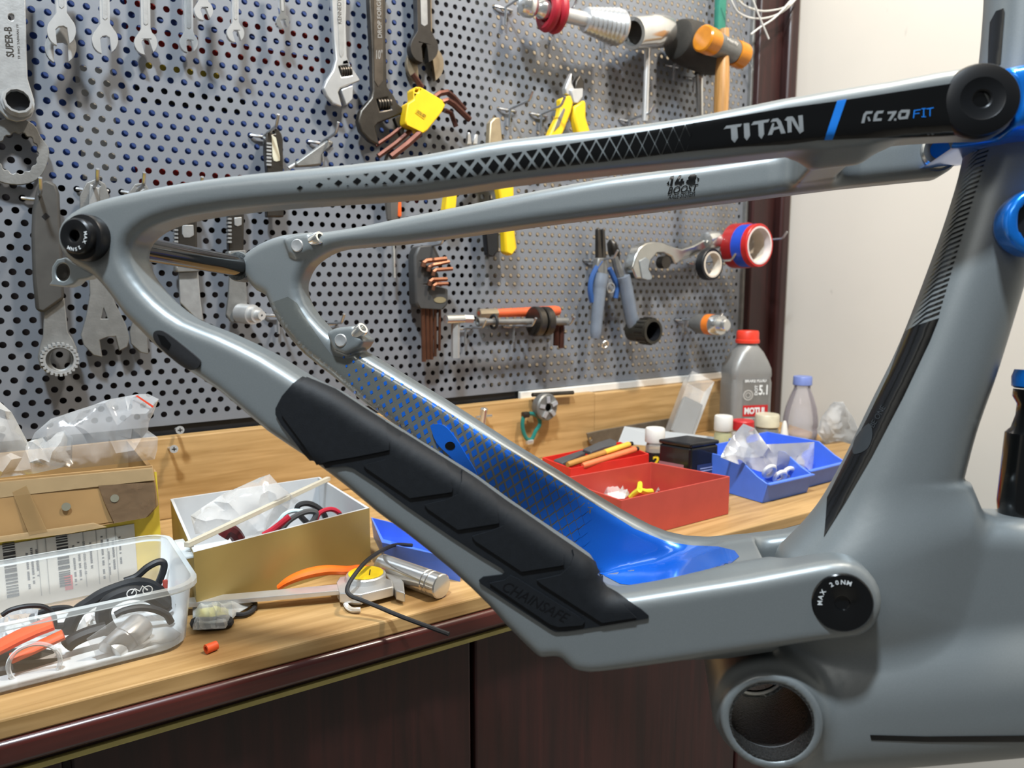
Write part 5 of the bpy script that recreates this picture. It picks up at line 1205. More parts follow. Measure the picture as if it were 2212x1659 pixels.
# bags on the carton
bag('plastic_bag', 'clear zip bag with a red stripe standing on the cardboard box', [(60,965),(75,935),(110,905),(170,885),(240,862),(300,851),(320,851),(343,862),(330,895),(322,910),(320,930),(341,945),(340,970),(334,992),(250,1003),(160,1012),(62,1000)], .752, .012, M_bag, 3, fold=.35, n=5)
plate('red_zip_stripe', [(292,855),(297,854),(332,877),(330,881)], .742, .0006, mat('red_zip', 'd0472f', .4), bpy.data.objects['plastic_bag'], bev=0)
bag('plastic_bag', 'milky plastic bag at the far left on the cardboard box', [(-60,860),(0,868),(25,890),(60,955),(140,930),(157,945),(155,1005),(80,1022),(-60,1040)], .742, .010, M_bagw, 5, fold=.4, n=5)
# ---- clear plastic container and what it holds
t = thing('plastic_container', 'clear plastic food container full of hoses at the front left', 'container', (-.06, .645, ZT))
def rrect(cx_, cy_, hx, hy, r_, n=5):
    out = []
    for sx, sy, a0 in ((1, 1, 0), (-1, 1, 90), (-1, -1, 180), (1, -1, 270)):
        for i in range(n+1):
            a = radians(a0+90*i/n); out.append((cx_+sx*(hx-r_)+r_*cos(a), cy_+sy*(hy-r_)+r_*sin(a)))
    return out
Rg = lambda hx, hy, r_, z: [Vector((x, y, z)) for x, y in rrect(-.075, .6415, hx, hy-.002, r_)]
H1 = .0525
MB().rings([Rg(.168, .060, .016, ZT+.0006), Rg(.173, .064, .018, ZT+.004), Rg(.179, .070, .020, ZT+H1)], cap0=True, cap1=False).build('tub', M_box, t, angle=60)
MB().rings([Rg(.179, .070, .020, ZT+H1-.0045), Rg(.1825, .0735, .022, ZT+H1-.004), Rg(.1825, .0735, .022, ZT+H1), Rg(.1785, .0695, .020, ZT+H1+.0006)], cap0=False, cap1=False).build('rim', film('container_rim', 'cfd6d8', .58, .2, .05, 12), t)
MB().box((.1115, .66, ZT+H1-.001), (.008, .05, .0022), bev=.0008).build('lid_tab', film('container_rim', 'cfd6d8', .58, .2, .05, 12), t)
M_hose = mat('black_hose', '1f2124', .5, 0., var=.15); M_or = mat('orange_sleeve', 'e2592a', .5, 0., var=.06)
k1 = crop(0, 1150, 5.027)
def coil(label, q, Y, r_, m=M_hose, name='rubber_hose', cat='hose', closed=False, n=6, group='black hoses in the clear container'):
    ys = Y if isinstance(Y, (list, tuple)) else [Y]*len(q)
    return MB().tube(catmull([P(a, b, y) for (a, b), y in zip(k1(q), ys)], n, closed), r_, 9, closed=closed).build(name, m, label=label, cat=cat, group=group)
coil('thick black hose looping beside the white bicycle mark', [(900,1290),(760,1220),(740,1080),(830,880),(960,780),(1160,660),(1500,560),(1720,640),(1830,830),(1920,1000),(1900,1200)], .66, .0055)
coil('black strap loop rising above the container rim', [(1350,530),(1480,480),(1600,380),(1720,320),(1780,340),(1770,430),(1700,600)], .675, .0030, name='rubber_strap', cat='strap')
coil('thick black hose bending in the middle of the container', [(1250,1150),(1150,1000),(1120,860),(1200,740),(1400,660),(1620,680),(1800,800)], .64, .0058)
coil('black hose arching over the bagged silver part', [(1250,900),(1350,850),(1500,820),(1650,830),(1800,890),(1860,980)], .625, .0028)
coil('black hose lying along the container floor', [(720,1240),(800,1170),(950,1100),(1150,1040)], .615, .0052)
coil('thin black cable ring at the left of the container', [(350,930),(450,870),(600,830),(750,830),(860,900),(760,1000),(500,1010)], .66, .0026, closed=True)
coil('thin dark cable arc near the orange sleeve', [(20,900),(120,840),(300,800),(480,810),(580,900),(600,1020)], .635, .0018)
coil('black hose standing at the right end of the container', [(1930,1250),(1990,1100),(2000,900),(1960,720),(1900,700)], .665, .0070)
coil('black hose bundle under the orange sleeve', [(-150,1450),(50,1380),(300,1350),(600,1380),(900,1330),(1000,1280)], .63, .0068)
coil('second black hose under the orange sleeve', [(-150,1520),(100,1490),(400,1470),(700,1440),(1000,1390)], .615, .0058)
for i, (lb, q, Y) in enumerate((('black hose along the back of the container floor', [(100,1200),(400,1120),(700,1060),(1100,1010),(1500,1000),(1850,960)], .69), ('black hose rising behind the bagged stem', [(1000,1200),(1150,1080),(1400,960),(1650,900),(1850,940),(1900,1050)], .675), ('black hose crossing under the bagged stem', [(900,1430),(1200,1380),(1500,1290),(1750,1180),(1950,1100)], .632), ('black hose coil at the right corner of the container', [(1700,1150),(1800,960),(1900,860),(2000,960),(1980,1120),(1850,1200)], .655), ('black hose at the bottom front corner of the container', [(650,1560),(1000,1480),(1400,1390),(1750,1290),(1950,1230)], .605))): coil(lb, q, Y, .0055)
o = MB().tube([P(a, b, .615) for a, b in k1([(-60,1275),(200,1140),(400,1050),(575,985)])], .0085, 12, flat=.55).build('heat_shrink_sleeve', M_or, label='broad orange sleeve inside the clear container', cat='sleeve', group='orange sleeves')
MB().tube([P(a, b, .607) for a, b in k1([(120,1370),(350,1270),(560,1170),(690,1110)])], .0058, 12, flat=.6).build('heat_shrink_sleeve', M_or, label='shorter orange sleeve below the broad one in the container', cat='sleeve', group='orange sleeves')
MB().torus(P(*k1([(375, 1430)])[0], .598), Vector((.15, 1, .1)), ppx(50, 75, .598), .0016, 40, 8).build('clear_ring', film('clear_ring_plastic', 'c9ced0', .7, .1, 0, 20), label='clear plastic ring leaning at the container front', cat='ring')
MB().torus(P(*k1([(820, 1500)])[0], .61), (0, .25, 1), .026, .0025, 40, 8).build('silver_ring', M_satin, label='flat silver ring on the container floor', cat='ring')
bag('tissue', 'crumpled white tissue between the hoses', k1([(930,890),(1010,830),(1100,790),(1130,900),(1100,1020),(990,1040),(860,1080),(870,1000)]), .65, .006, mat('white_tissue', 'd9d8d4', .8), 9, cat='tissue', fold=.6, n=5)
bag('plastic_bag', 'crumpled clear bag at the left inside the container', k1([(-80,1000),(80,880),(250,820),(420,830),(400,960),(200,1090),(0,1180)]), .655, .008, M_bag, 12, fold=.5, n=6)
t2 = thing('bagged_stem', 'silver stem part in a small zip bag inside the container', 'stem', P(*k1([(1400, 1300)])[0], .60))
a, b_ = P(*k1([(1190, 1330)])[0], .603), P(*k1([(1560, 980)])[0], .62); d = b_-a
MB().lathe(a, d, [(0, .008), (.001, .0115), (d.length*.42, .0115), (d.length*.43, .0105), (d.length*.46, .0105), (d.length*.47, .0115), (d.length*.9, .0112), (d.length, .009)], 20).build('stem', M_satin, t2)
plate('zip_bag', k1([(940,1160),(1320,900),(1560,860),(1800,980),(1975,1110),(1820,1235),(1640,1190),(1340,1420),(1060,1440),(1020,1290)]), .597, .0008, film('small_zip_bag', 'd9dcde', .84, .15, .2, 50), t2, bev=0)
MB().box(P(*k1([(1790, 700)])[0], .66), (.004, .003, .03), Matrix.Rotation(.08, 3, 'Y'), bev=.001).build('red_tie', mat('faded_red', 'a8483c', .5), label='thin red tie standing among the hoses', cat='tie')
mk = P(1516/5.027, 1150+632/5.027, .575)
bm_ = MB()
for dx_ in (-.0052, .0052): bm_.torus(mk+Vector((dx_, 0, -.001)), (0, 1, 0), .0031, .0004, 18, 5)
bm_.tube([mk+Vector(q) for q in [(-.0052, 0, -.001), (-.003, 0, .002), (0, 0, -.0005), (.002, 0, .003), (.0052, 0, -.001)]], .0005, 5)
bm_.build('bicycle_mark', M_whitep, t)
# ---- gold carton with white inside
t = thing('gold_box', 'gold cardboard box with white inside holding cables and a bag', 'box', (.19, .73, ZT))
gq = [B(a, b, ZT+.056) for a, b in ((418,1193),(798,1097),(690,1030),(368,1078))]; gq[0].x = max(gq[0].x, .109); gq[3].x = max(gq[3].x, .1095)
vs, fs = quadbox([(p_.x, p_.y) for p_ in gq], ZT, ZT+.056, .0025); print('GOLD', [tuple(round(c, 3) for c in p_) for p_ in gq])
M_gold = mat('gold_card', '94804c', .42, .2, var=.06, scale=20); M_wc = mat('white_card', 'b4b7ba', .6, 0., var=.03)
mb = MB().add(vs, fs)
mb.fm = [0 if i == 0 else (0 if (i-1) % 3 == 0 else 1) for i in range(len(mb.f))]; mb.fm[-1] = 1
mb.build('carton', [M_gold, M_wc], t, smooth=False)
k2 = crop(330, 780, 3.687)
bag('plastic_bag', 'glossy milky zip bag lying in the gold box', k2([(300,1230),(560,1060),(780,960),(930,900),(1000,980),(1160,1110),(1000,1250),(850,1400),(740,1440),(600,1340),(340,1380)]), .735, .012, M_bagw, 21, fold=.4, n=5)
M_red = mat('red_cable', 'a51b30', .45); 
def coil2(label, q, Y, r_, m, name='cable', closed=False):
    return MB().tube(catmull([P(a, b, Y) for a, b in k2(q)], 6, closed), r_, 8, closed=closed).build(name, m, label=label, cat='cable', group='cables in the gold box')
coil2('grey cable coil lying in the gold box', [(1020,1350),(1100,1260),(1220,1200),(1300,1210),(1260,1290),(1150,1340),(1050,1370)], .70, .0030, mat('dark_grey_cable', '4a4b4d', .45), closed=True)
coil2('black cable loop at the top of the pile in the gold box', [(1150,1180),(1180,1140),(1260,1140),(1350,1200),(1380,1290),(1300,1330),(1200,1260)], .725, .0030, M_hose, closed=True)
coil2('crimson cable hoop at the right of the pile', [(1290,1290),(1330,1210),(1420,1180),(1490,1220),(1480,1300),(1430,1340)], .715, .0026, M_red)
coil2('red cable piece below the bag in the gold box', [(880,1390),(960,1340),(1050,1270),(1090,1240)], .70, .0034, M_red)
coil2('pale blue cable arc beside the bag', [(990,1310),(1040,1230),(1110,1195),(1190,1195)], .71, .0022, mat('pale_blue_cable', 'b5cdd4', .4))
coil2('black cable spread under the pile', [(880,1430),(1050,1400),(1250,1370),(1450,1320),(1530,1280),(1480,1230)], .705, .0036, M_hose)
coil2('dark red bagged cable at the left of the box', [(560,1400),(600,1350),(650,1370),(690,1430)], .70, .0060, mat('dark_red_plastic', '4a1518', .35))
a, b_ = B(*k2([(270, 1465)])[0], ZT+.0592), B(*k2([(1400, 935)])[0], ZT+.0592)
MB().box((a+b_)/2, ((b_-a).length, .005, .004), (b_-a).to_track_quat('X', 'Z').to_matrix()).build('plastic_strip', film('clear_strip', 'cfc9b8', .45, .2, .1, 20), label='long clear plastic strip laid across the gold box', cat='strip')
# ---- dial caliper
k3 = crop(400, 1080, 3.687)
t = thing('dial_caliper', 'steel dial caliper with a yellow dial lying before the gold box', 'caliper', B(*k3([(900, 760)])[0]))
Bz = lambda q, z: [B(a, b, ZT+z) for a, b in k3(q)]
def zplate(name, q, z0, z1, m, parent, bev=.0006, sm=0, holes=()):
    p_ = Bz(q, z1); p_ = catmull(p_, sm, True) if sm else p_
    return MB().prism(p_, (0, 0, -(z1-z0)), [Bz(h_, z1) for h_ in holes]).build(name, m, parent, bevel=bev)
zplate('beam', [(-80,790),(0,778),(1230,668),(1230,720),(600,775),(-80,830)], .0085, .0125, M_satin, t)
zplate('slider', [(1205,650),(1230,612),(1480,560),(1600,620),(1650,640),(1660,690),(1400,752),(1230,740)], .0045, .0135, M_satin, t, .001)
dc = Bz([(1440, 608)], .016)[0]
MB().lathe(dc, (0, 0, 1), [(-.004, .0175), (.002, .0175), (.003, .0165), (.003, .0155)], 32, cap0=True, cap1=True).build('bezel', M_satin, t)
MB().lathe(dc+Vector((0, 0, .0031)), (0, 0, 1), [(0, .0155), (.0004, .0155), (.0004, 0)], 32).build('dial', mat('yellow_dial', 'e2c81e', .4), t)
MB().box(dc+Vector((.003, -.002, .0039)), (.012, .0008, .0004), Matrix.Rotation(1.1, 3, 'Z')).build('needle', M_black, t)
zplate('jaw', [(1560,545),(1690,590),(1740,650),(1750,740),(1680,720),(1640,650)], .003, .012, M_satin, t, .001)
MB().cyl(Bz([(1350, 740)], .006)[0], Bz([(1372, 765)], .005)[0], .0038, 12, bev=.0008).build('thumb_screw', M_chrome, t)
# ---- loose things round the caliper
o_ = catmull([P(a, b, y) for (a, b), y in zip(k3([(745,695),(830,640),(960,590),(1120,560),(1290,560),(1380,540),(1470,545)]), (.635, .630, .626, .623, .620, .617, .615))], 5)
MB().tube(o_, [.0035+.003*sin(pi*min(1, i/(len(o_)-1)*1.15)) for i in range(len(o_))], 10, flat=.7).build('tyre_lever', mat('orange_lever', 'ee6a1c', .42), label='bright orange curved tyre lever in front of the gold box', cat='tyre lever')
a, b_ = B(*k3([(1560, 520)])[0], ZT+.0115), B(*k3([(2045, 690)])[0], ZT+.0115); d = b_-a; L = d.length
MB().lathe(a, d, [(0, .009), (.002, .0112), (L*.78, .0112), (L*.79, .0105), (L*.81, .0105), (L*.82, .0112), (L*.85, .0112), (L*.86, .0105), (L*.88, .0105), (L*.89, .0112), (L-.001, .0112), (L, .0102)], 28).build('chrome_tube', M_chrome, label='polished chrome tube with grooved end on the bench', cat='tube')
t = thing('blue_tray', 'blue plastic tray lying behind the chrome tube', 'tray', B(920, 1220))
M_bb = mat('blue_bin_plastic', '5078dc', .38, 0., var=.05)
q = [B(*p_) for p_ in k3([(1480,560),(2200,700),(2050,520),(1480,330)])]
q = [Vector((p_.x, p_.y)) for p_ in (B(*k3([(1620, 560)])[0]), B(*k3([(2230, 705)])[0]), B(*k3([(2130, 470)])[0]), B(*k3([(1500, 300)])[0]))]
q[0] = q[0]+Vector((.006, .018)); q[1] = q[1]+Vector((.004, .016))
vs, fs = quadbox([tuple(p_) for p_ in q], ZT, ZT+.022, .002, .004); MB().add(vs, fs).build('tray', M_bb, t, smooth=False)
MB().box(((q[0]+q[3])/2).to_3d()+Vector((.05, -.01, ZT+.03)), (.05, .02, .005), Matrix.Rotation(-.5, 3, 'Z')).build('black_blade_case', M_blackg, label='black plastic case lying across the blue tray', cat='case')
q = [(890,1178,.645),(850,1178,.64),(800,1205,.600),(765,1243,.578),(750,1272,.566),(758,1287,.560),(780,1296,.553),(815,1310,.542),(870,1333,.522),(970,1370,.487)]
MB().tube(catmull([P(a, b, y) for a, b, y in q], 5), .0019, 8).build('black_cable_tie', M_rubber, label='black cable curling over the bench edge past the caliper dial', cat='cable')
cl = [B(a, b, ZT+.003) for a, b in k3([(1230,770),(1270,810),(1290,850),(1330,875),(1395,875)])]
t = thing('plastic_clip', 'small white plastic hook clip on the bench below the caliper', 'clip', B(745, 1310))
MB().tube(catmull(cl, 4), .0022, 8).build('hook', M_white, t)
MB().tube(catmull([B(a, b, ZT+.003) for a, b in k3([(1225,760),(1260,790),(1330,815),(1410,815)])], 4), .002, 8).build('arm', M_white, t)
t = thing('parts_bag', 'small clear bag with a yellow part lying in front of the gold box', 'plastic bag', B(450, 1345))
bag('bag', None, k3([(60,830),(330,790),(500,800),(540,830),(420,900),(370,950),(320,1020),(60,1035)]), 0, .006, film('parts_bag_film', 'cfd2d2', .6, .1, .4, 60), 31, cat=None, plane=lambda a, b: B(a, b, ZT+.004), parent=t, n=6)
bag('yellow_part', None, k3([(80,870),(150,840),(340,815),(345,920),(200,930),(80,930)]), 0, .003, mat('yellow_foam', 'd9cf3e', .6), 32, cat=None, plane=lambda a, b: B(a, b, ZT+.004), parent=t, n=5)
MB().tube(catmull([B(a, b, ZT+.003) for a, b in k3([(80,960),(200,960),(330,940),(350,990),(200,1010),(80,1000)])], 4, True), .0028, 8, closed=True).build('black_cord', M_rubber, t)
MB().tube(catmull([B(a, b, ZT+.003) for a, b in k3([(400,915),(480,910),(545,870),(555,820),(520,830)])], 4), .0022, 8).build('rubber_loop', M_rubber, label='black rubber loop beside the bag with the yellow part', cat='rubber loop')
a, b_ = B(*k3([(165, 1190)])[0], ZT+.0036), B(*k3([(250, 1155)])[0], ZT+.0036)
MB().lathe(a, b_-a, [(.008, .0021), (0, .0021), (0, .0036), ((b_-a).length, .0034), ((b_-a).length, .002)], 16, cap0=False).build('cable_end_sleeve', M_or, label='small orange sleeve alone on the bench edge', cat='sleeve')
a, b_ = B(*k3([(395, 700)])[0], ZT+.0075), B(*k3([(470, 690)])[0], ZT+.0085)
MB().lathe(a, b_-a, [(0, .004), (0, .007), ((b_-a).length, .0075), ((b_-a).length, .0045), (0, .004)], 16, cap0=False, cap1=False).build('rubber_grommet', M_rubber, label='dark rubber grommet against the gold box', cat='grommet')
bag('plastic_scrap', 'grey plastic scrap behind the caliper beam', k3([(170,770),(210,725),(380,730),(480,760),(470,790),(200,800)]), 0, .003, film('grey_film', 'b9bcc0', .4, .2, .3, 60), 35, cat='scrap', plane=lambda a, b: B(a, b, ZT+.003), n=5)
# ---- red trays
M_redb = mat('red_bin_plastic', 'b0443a', .42, 0., var=.05); M_redb2 = mat('bright_red_plastic', 'cc2c24', .38, 0., var=.05)
def tray(label, top, h_, m, th=.002, name='red_tray'):
    q = [B(a, b, ZT+h_) for a, b in top]; t = thing(name, label, 'tray', ((q[0].x+q[2].x)/2, (q[0].y+q[2].y)/2, ZT))
    vs, fs = quadbox([(p_.x, p_.y) for p_ in q], ZT+.0003, ZT+h_, th); MB().add(vs, fs).build('tray', m, t, smooth=False, bevel=.0006); return t, q
tr2, q2 = tray('large dull red open tray at the front of the bench', [(1342,1081),(1577,1029),(1407,998),(1205,1034)], .047, M_redb)
for px, py in ((1365, 1091), (1555, 1043)): 
    p_ = B(px, py, ZT+.040); 
tr1, q1 = tray('bright red tray holding markers behind the larger tray', [(1232,1012),(1402,980),(1340,954),(1171,988)], .040, M_redb2, name='marker_tray')
k4 = crop(1150, 780, 5.53)
def stick(label, q, r_, m, z, name='marker', cap=None, parts=None, cat='marker', group='markers in the red tray'):
    a, b_ = [B(x, y, ZT+zz) for (x, y), zz in zip(k4(q), z)]; d = b_-a; L = d.length
    t = thing(name, label, cat, (a+b_)/2, group)
    MB().lathe(a, d, [(0, r_*.8), (L*.03, r_), (L*.55, r_)], 14).build('barrel', m, t); MB().lathe(a, d, [(L*.5505, r_*1.05), (L*.94, r_*1.05), (L*.96, r_*.7)], 14).build('cap', cap or m, t)
    MB().lathe(a, d, [(L*.9605, r_*.75), (L, r_*.75)], 12).build('end_plug', M_black, t); return t
stick('yellow-capped tan marker lying across the red tray', [(420,1240),(1190,985)], .0042, mat('tan_barrel', 'a8793a', .45), (.043, .052), cap=mat('yellow_cap', 'e0b040', .42))
stick('orange marker lying beside the yellow-capped one', [(600,1250),(1260,1045)], .0040, mat('orange_barrel', 'e2734a', .42), (.040, .048))
t = thing('marking_knife', 'dark grey folding knife lying on the red tray', 'knife', B(*k4([(650, 1080)])[0], ZT+.04))
for q, zz in (([(250,1180),(600,1060),(640,1090),(360,1215)], .042), ([(600,1050),(800,960),(930,920),(1005,950),(1000,990),(850,1020),(700,1080)], .046)):
    MB().prism([B(x, y, ZT+zz) for x, y in k4(q)], (0, 0, -.006)).build('handle_half', mat('charcoal_plastic', '45474a', .5), t, bevel=.0015)
for q in ([(700,1250),(790,1225),(830,1290),(740,1310)], [(860,1195),(950,1175),(1000,1250),(920,1270)]):
    pass
bag('plastic_bag', 'flat clear bag lying in the large red tray', k4([(520,1415),(700,1430),(960,1480),(1160,1590),(1100,1640),(960,1640),(800,1560),(680,1480)]), 0, .006, M_bagw, 41, plane=lambda a, b: B(a, b, ZT+.018), n=6)
bag('plastic_bag', 'small zip bag standing at the right of the large red tray', k4([(1465,1570),(1550,1430),(1775,1300),(1760,1420),(1700,1540)]), .66, .004, M_bagw, 42, n=5)
t = thing('yellow_clip', 'yellow plastic clip with three arms in the large red tray', 'clip', B(*k4([(1290, 1570)])[0], ZT+.012))
M_ny = mat('neon_yellow', 'd9dc3c', .45)
for q in ([(1275,1540),(1285,1470),(1272,1405)], [(1280,1540),(1220,1580),(1175,1625)], [(1285,1540),(1350,1560),(1420,1555)]):
    MB().tube(catmull([B(x, y, ZT+.028-.006*i) for i, (x, y) in enumerate(k4(q))], 3), .0034, 8).build('arm', M_ny, t)
for lb, x, y, m in (('orange cap in the corner of the large red tray', 705, 1560, mat('orange_cap', 'e08a1c', .42)), ('black plug beside the yellow clip', 1430, 1530, M_black), ('small yellow plug lying in the large red tray', 905, 1590, M_yel)):
    p_ = B(*k4([(x, y)])[0], ZT+.010); MB().lathe(p_, (0.2, .1, 1), [(0, .006), (.008, .006), (.012, .004), (.013, 0)], 14).build('plug', m, label=lb, cat='plug')
# ---- bottles, tin and jars
t = thing('pill_bottle', 'small clear bottle with a white cap and a yellow and black label', 'bottle', B(1413, 1012))
p_ = B(1413, 1014); rr = ppx(21, 1413, .78)
MB().lathe(p_, (0, 0, 1), [(0, rr*.9), (.002, rr*.95), (.036, rr*.95), (.042, rr*.8)], 24).build('body', film('clear_bottle', 'b8b0a4', .5, .1, 0, 20), t)
MB().lathe(p_+Vector((0, 0, .006)), (0, 0, 1), [(0, rr*.97), (.022, rr*.97)], 24, cap0=False, cap1=False).build('label', M_black, t)
text_on('lettering', '21', lambda a, b: p_+Vector((rr*1.0*sin(-.95+1.2*a), -rr*1.0*cos(-.95+1.2*a), .010+.014*b)), mat('yellow_ink', 'd9b81e', .5), t, bold=.04)
MB().lathe(p_+Vector((0, 0, .0425)), (0, 0, 1), [(0, rr*1.02), (.002, rr*1.06), (.019, rr*1.04), (.021, rr*.95), (.021, 0)], 28).build('cap', M_white, t)
hT = .066; tq = [B(a, b, ZT+hT) for a, b in ((1424,948),(1493,959),(1553,950),(1484,940))]
t = thing('black_tin', 'black lidded square tin with blue and pink labels', 'tin', ((tq[0].x+tq[2].x)/2, (tq[0].y+tq[2].y)/2, ZT))
M_tin = mat('black_tin_paint', '17181b', .2, .1, coat=.3)
MB().rings([[Vector((p_.x, p_.y, z)) for p_ in tq] for z in (ZT, ZT+hT-.006)]).build('tin_body', M_tin, t, smooth=False, bevel=.003)
ce = sum(tq, Vector())/4
MB().rings([[Vector((p_.x, p_.y, z))+(p_-ce).normalized()*.0012 for p_ in tq] for z in (ZT+hT-.0058, ZT+hT)]).build('tin_lid', M_tin, t, smooth=False, bevel=.002)
def facelabel(name, a, b_, u0, u1, z0, z1, m, parent, off=.0008):
    n = Vector((b_-a).cross(Vector((0, 0, 1)))).normalized(); n.z = 0
    if n.dot(EYE-a) < 0: n = -n
    pts = [Vector((a.x+(b_.x-a.x)*u, a.y+(b_.y-a.y)*u, z))+n*off for u, z in ((u0, z0), (u1, z0), (u1, z1), (u0, z1))]
    return MB().quad(*pts).build(name, m, parent, smooth=False), (lambda s_, r_: pts[0]+(pts[1]-pts[0])*s_+(pts[3]-pts[0])*r_+n*.0004)
facelabel('pink_label', tq[0], tq[1], .02, .80, ZT+.006, ZT+.036, mat('pink_label', '9c6a70', .5), t)
lb_, fn = facelabel('blue_label', tq[1], tq[2], .22, .95, ZT+.0, ZT+.036, mat('navy_label', '26335e', .4), t)
text_on('lettering', 'OTS', lambda a, b: fn(.3+.5*a, .30+.25*b), mat('pale_blue_ink', '8f9fd0', .5), t, bold=.03)
for zz in (.72, .82): MB().quad(fn(.15, zz), fn(.85, zz), fn(.85, zz+.04), fn(.15, zz+.04)).build('rule_line', mat('pale_blue_ink', '8f9fd0', .5), t)
# clear square tube with dark contents, leaning
t = thing('clear_tube_box', 'tall clear square plastic tube with dark contents leaning at the back', 'plastic tube', B(1465, 950))
a = P(1462, 950, .87); b_ = P(1509, 824, .90); d = (b_-a); L = d.length; ex = Vector((.92, -.38, 0)); ex = (ex-d.normalized()*ex.dot(d.normalized())).normalized(); ey = d.normalized().cross(ex)
sq = lambda s_, h_: [a+d*s_+ex*(h_*i)+ey*(h_*j) for i, j in ((1, 1), (-1, 1), (-1, -1), (1, -1))]
MB().rings([sq(0, .0205), sq(1, .0215)], cap1=False).build('tube_wall', film('clear_tube_plastic', 'dcdcda', .78, .2, .05, 12), t, smooth=False)
MB().rings([sq(.02, .0185), sq(.6, .0185)]).build('dark_contents', mat('slate_parts', '2f3439', .6, 0., var=.3, scale=80), t, smooth=False, bevel=.003)
# brake fluid bottle
bp = B(1606, 942); t = thing('fluid_bottle', 'grey brake fluid bottle with a red cap and red brand label', 'bottle', bp)
M_gb = mat('silver_grey_plastic', '8a8a88', .38, .25, var=.04)
ang = radians(-24)
def sec(hx, hy, r_, z, n=4):
    out = []
    for x, y in rrect(0, 0, hx, hy, r_, n): out.append(bp+Vector((x*cos(ang)-y*sin(ang), x*sin(ang)+y*cos(ang), z)))
    return out
MB().rings([sec(.036, .026, .008, .0), sec(.0385, .0285, .009, .003), sec(.0385, .0285, .009, .100), sec(.0375, .0275, .010, .108), sec(.0385, .0285, .010, .114), sec(.038, .028, .011, .126), sec(.034, .026, .013, .138), sec(.026, .023, .015, .155), sec(.0195, .0195, .0185, .165), sec(.0175, .0175, .017, .168), sec(.0175, .0175, .017, .171)]).build('bottle_body', M_gb, t, angle=25)
MB().lathe(bp+Vector((0, 0, .1705)), (0, 0, 1), [(0, .0200), (.001, .0212), (.006, .0212), (.007, .0200), (.020, .0194), (.0225, .0178), (.0225, 0)], 30).build('cap', mat('red_cap', 'd23a28', .4), t)
fx = Vector((cos(ang), sin(ang), 0)); fy = Vector((sin(ang), -cos(ang), 0))
lf = lambda u_, z: bp+fx*u_+fy*.0291+Vector((0, 0, min(z+.014, .108)))
def lq(name, u0, u1, z0, z1, m, o=0.): return MB().quad(*[lf(u_, z)+fy*o for u_, z in ((u0, z0), (u1, z0), (u1, z1), (u0, z1))]).build(name, m, t, smooth=False)
lq('label', -.020, .030, .004, .098, mat('label_grey', '6f6e6b', .45))
lq('red_band', -.019, .029, .028, .048, mat('label_red', 'b8262a', .45), .0003)
for s_, u0, u1, z0, z1, bo in (('MOTUL', -.016, .026, .032, .044, .05), ('BRAKE FLUID', -.017, .024, .089, .0955, .03), ('5.1', .010, .027, .066, .084, .03)):
    text_on('lettering', s_, lambda a, b, u0=u0, u1=u1, z0=z0, z1=z1: lf(u0+(u1-u0)*a, z0+(z1-z0)*b)+fy*.0006, M_whitep, t, bold=bo)
text_on('lettering', 'DOT', lambda a, b: lf(.008-.006*b, .066+.018*a)+fy*.0006, M_whitep, t, bold=.03)
lq('barcode', -.016, .014, .006, .025, mat('label_white', 'c9c7c2', .5), .0003)
for i in range(9): lq('barcode_bar', -.014+i*.003, -.0128+i*.003+.0004*(i % 3), .006, .024, M_ink, .0006)
MB().torus(lf(-.010, .066)+fy*.0004, fy, .0085, .0014, 24, 4, flat=.2).build('disc_emblem', mat('label_silver', 'a6a5a1', .45), t)
MB().torus(lf(-.010, .066)+fy*.0004, fy, .0045, .0010, 24, 4, flat=.2).build('disc_emblem', mat('label_silver', 'a6a5a1', .45), t)
# jars
def jar(label, px, py, rpx, h_, body, cap, hc, Y, name='jar', neck=.85, cat='jar'):
    p_ = B(px, py); rr = ppx(rpx, px, Y); t = thing(name, label, cat, p_, 'jars beside the fluid bottle')
    MB().lathe(p_, (0, 0, 1), [(0, rr*.9), (.003, rr), (h_*.8, rr), (h_, rr*neck)], 28).build('body', body, t)
    MB().lathe(p_+Vector((0, 0, h_+.0003)), (0, 0, 1), [(0, rr*1.0), (.001, rr*1.04), (hc*.9, rr*1.03), (hc, rr*.96), (hc, 0)], 28).build('lid', cap, t); return t
M_cg = film('glass_jar', 'c9cbb8', .55, .08, 0, 20)
jar('glass jar with a plain white lid and pale yellow contents', 1560, 985, 19, .042, mat('pale_yellow_jelly', 'b9b890', .35, trans=.2), M_white, .024, .80)
jar('white jar with a red lid standing in front of the fluid bottle', 1603, 965, 22, .030, M_white, mat('red_lid', 'b8242a', .4), .016, .85)
jar('wide glass jar with a translucent lid beside the white nozzle', 1655, 955, 25, .028, mat('grey_jar', '7d7a70', .3, 0., trans=.2), mat('cream_lid', 'c2bda6', .35), .022, .82)
p_ = B(1693, 955); MB().lathe(p_, (0, 0, 1), [(0, .009), (.004, .0088), (.034, .0036), (.038, .002), (.038, 0)], 20).build('nozzle', M_white, label='white conical nozzle standing next to the glass jar', cat='nozzle')
# clear drink bottle
p_ = B(1727, 952); t = thing('drink_bottle', 'clear plastic drink bottle with a blue cap against the white wall', 'bottle', p_)
pr = [(0, .024), (.003, .028), (.02, .0295), (.024, .028), (.028, .0295), (.042, .029), (.06, .026), (.08, .0195), (.092, .0145), (.095, .0135), (.102, .0135)]
MB().lathe(p_, (0, 0, 1), pr, 32, cap1=False).build('bottle_body', film('clear_pet', 'c9c4cc', .74, .06, .0, 20), t, angle=60)
MB().lathe(p_+Vector((0, 0, .1)), (0, 0, 1), [(0, .0155), (.001, .0162), (.014, .0158), (.0155, .0148), (.0155, 0)], 28).build('cap', mat('lavender_blue_cap', '6f7fb8', .4), t)
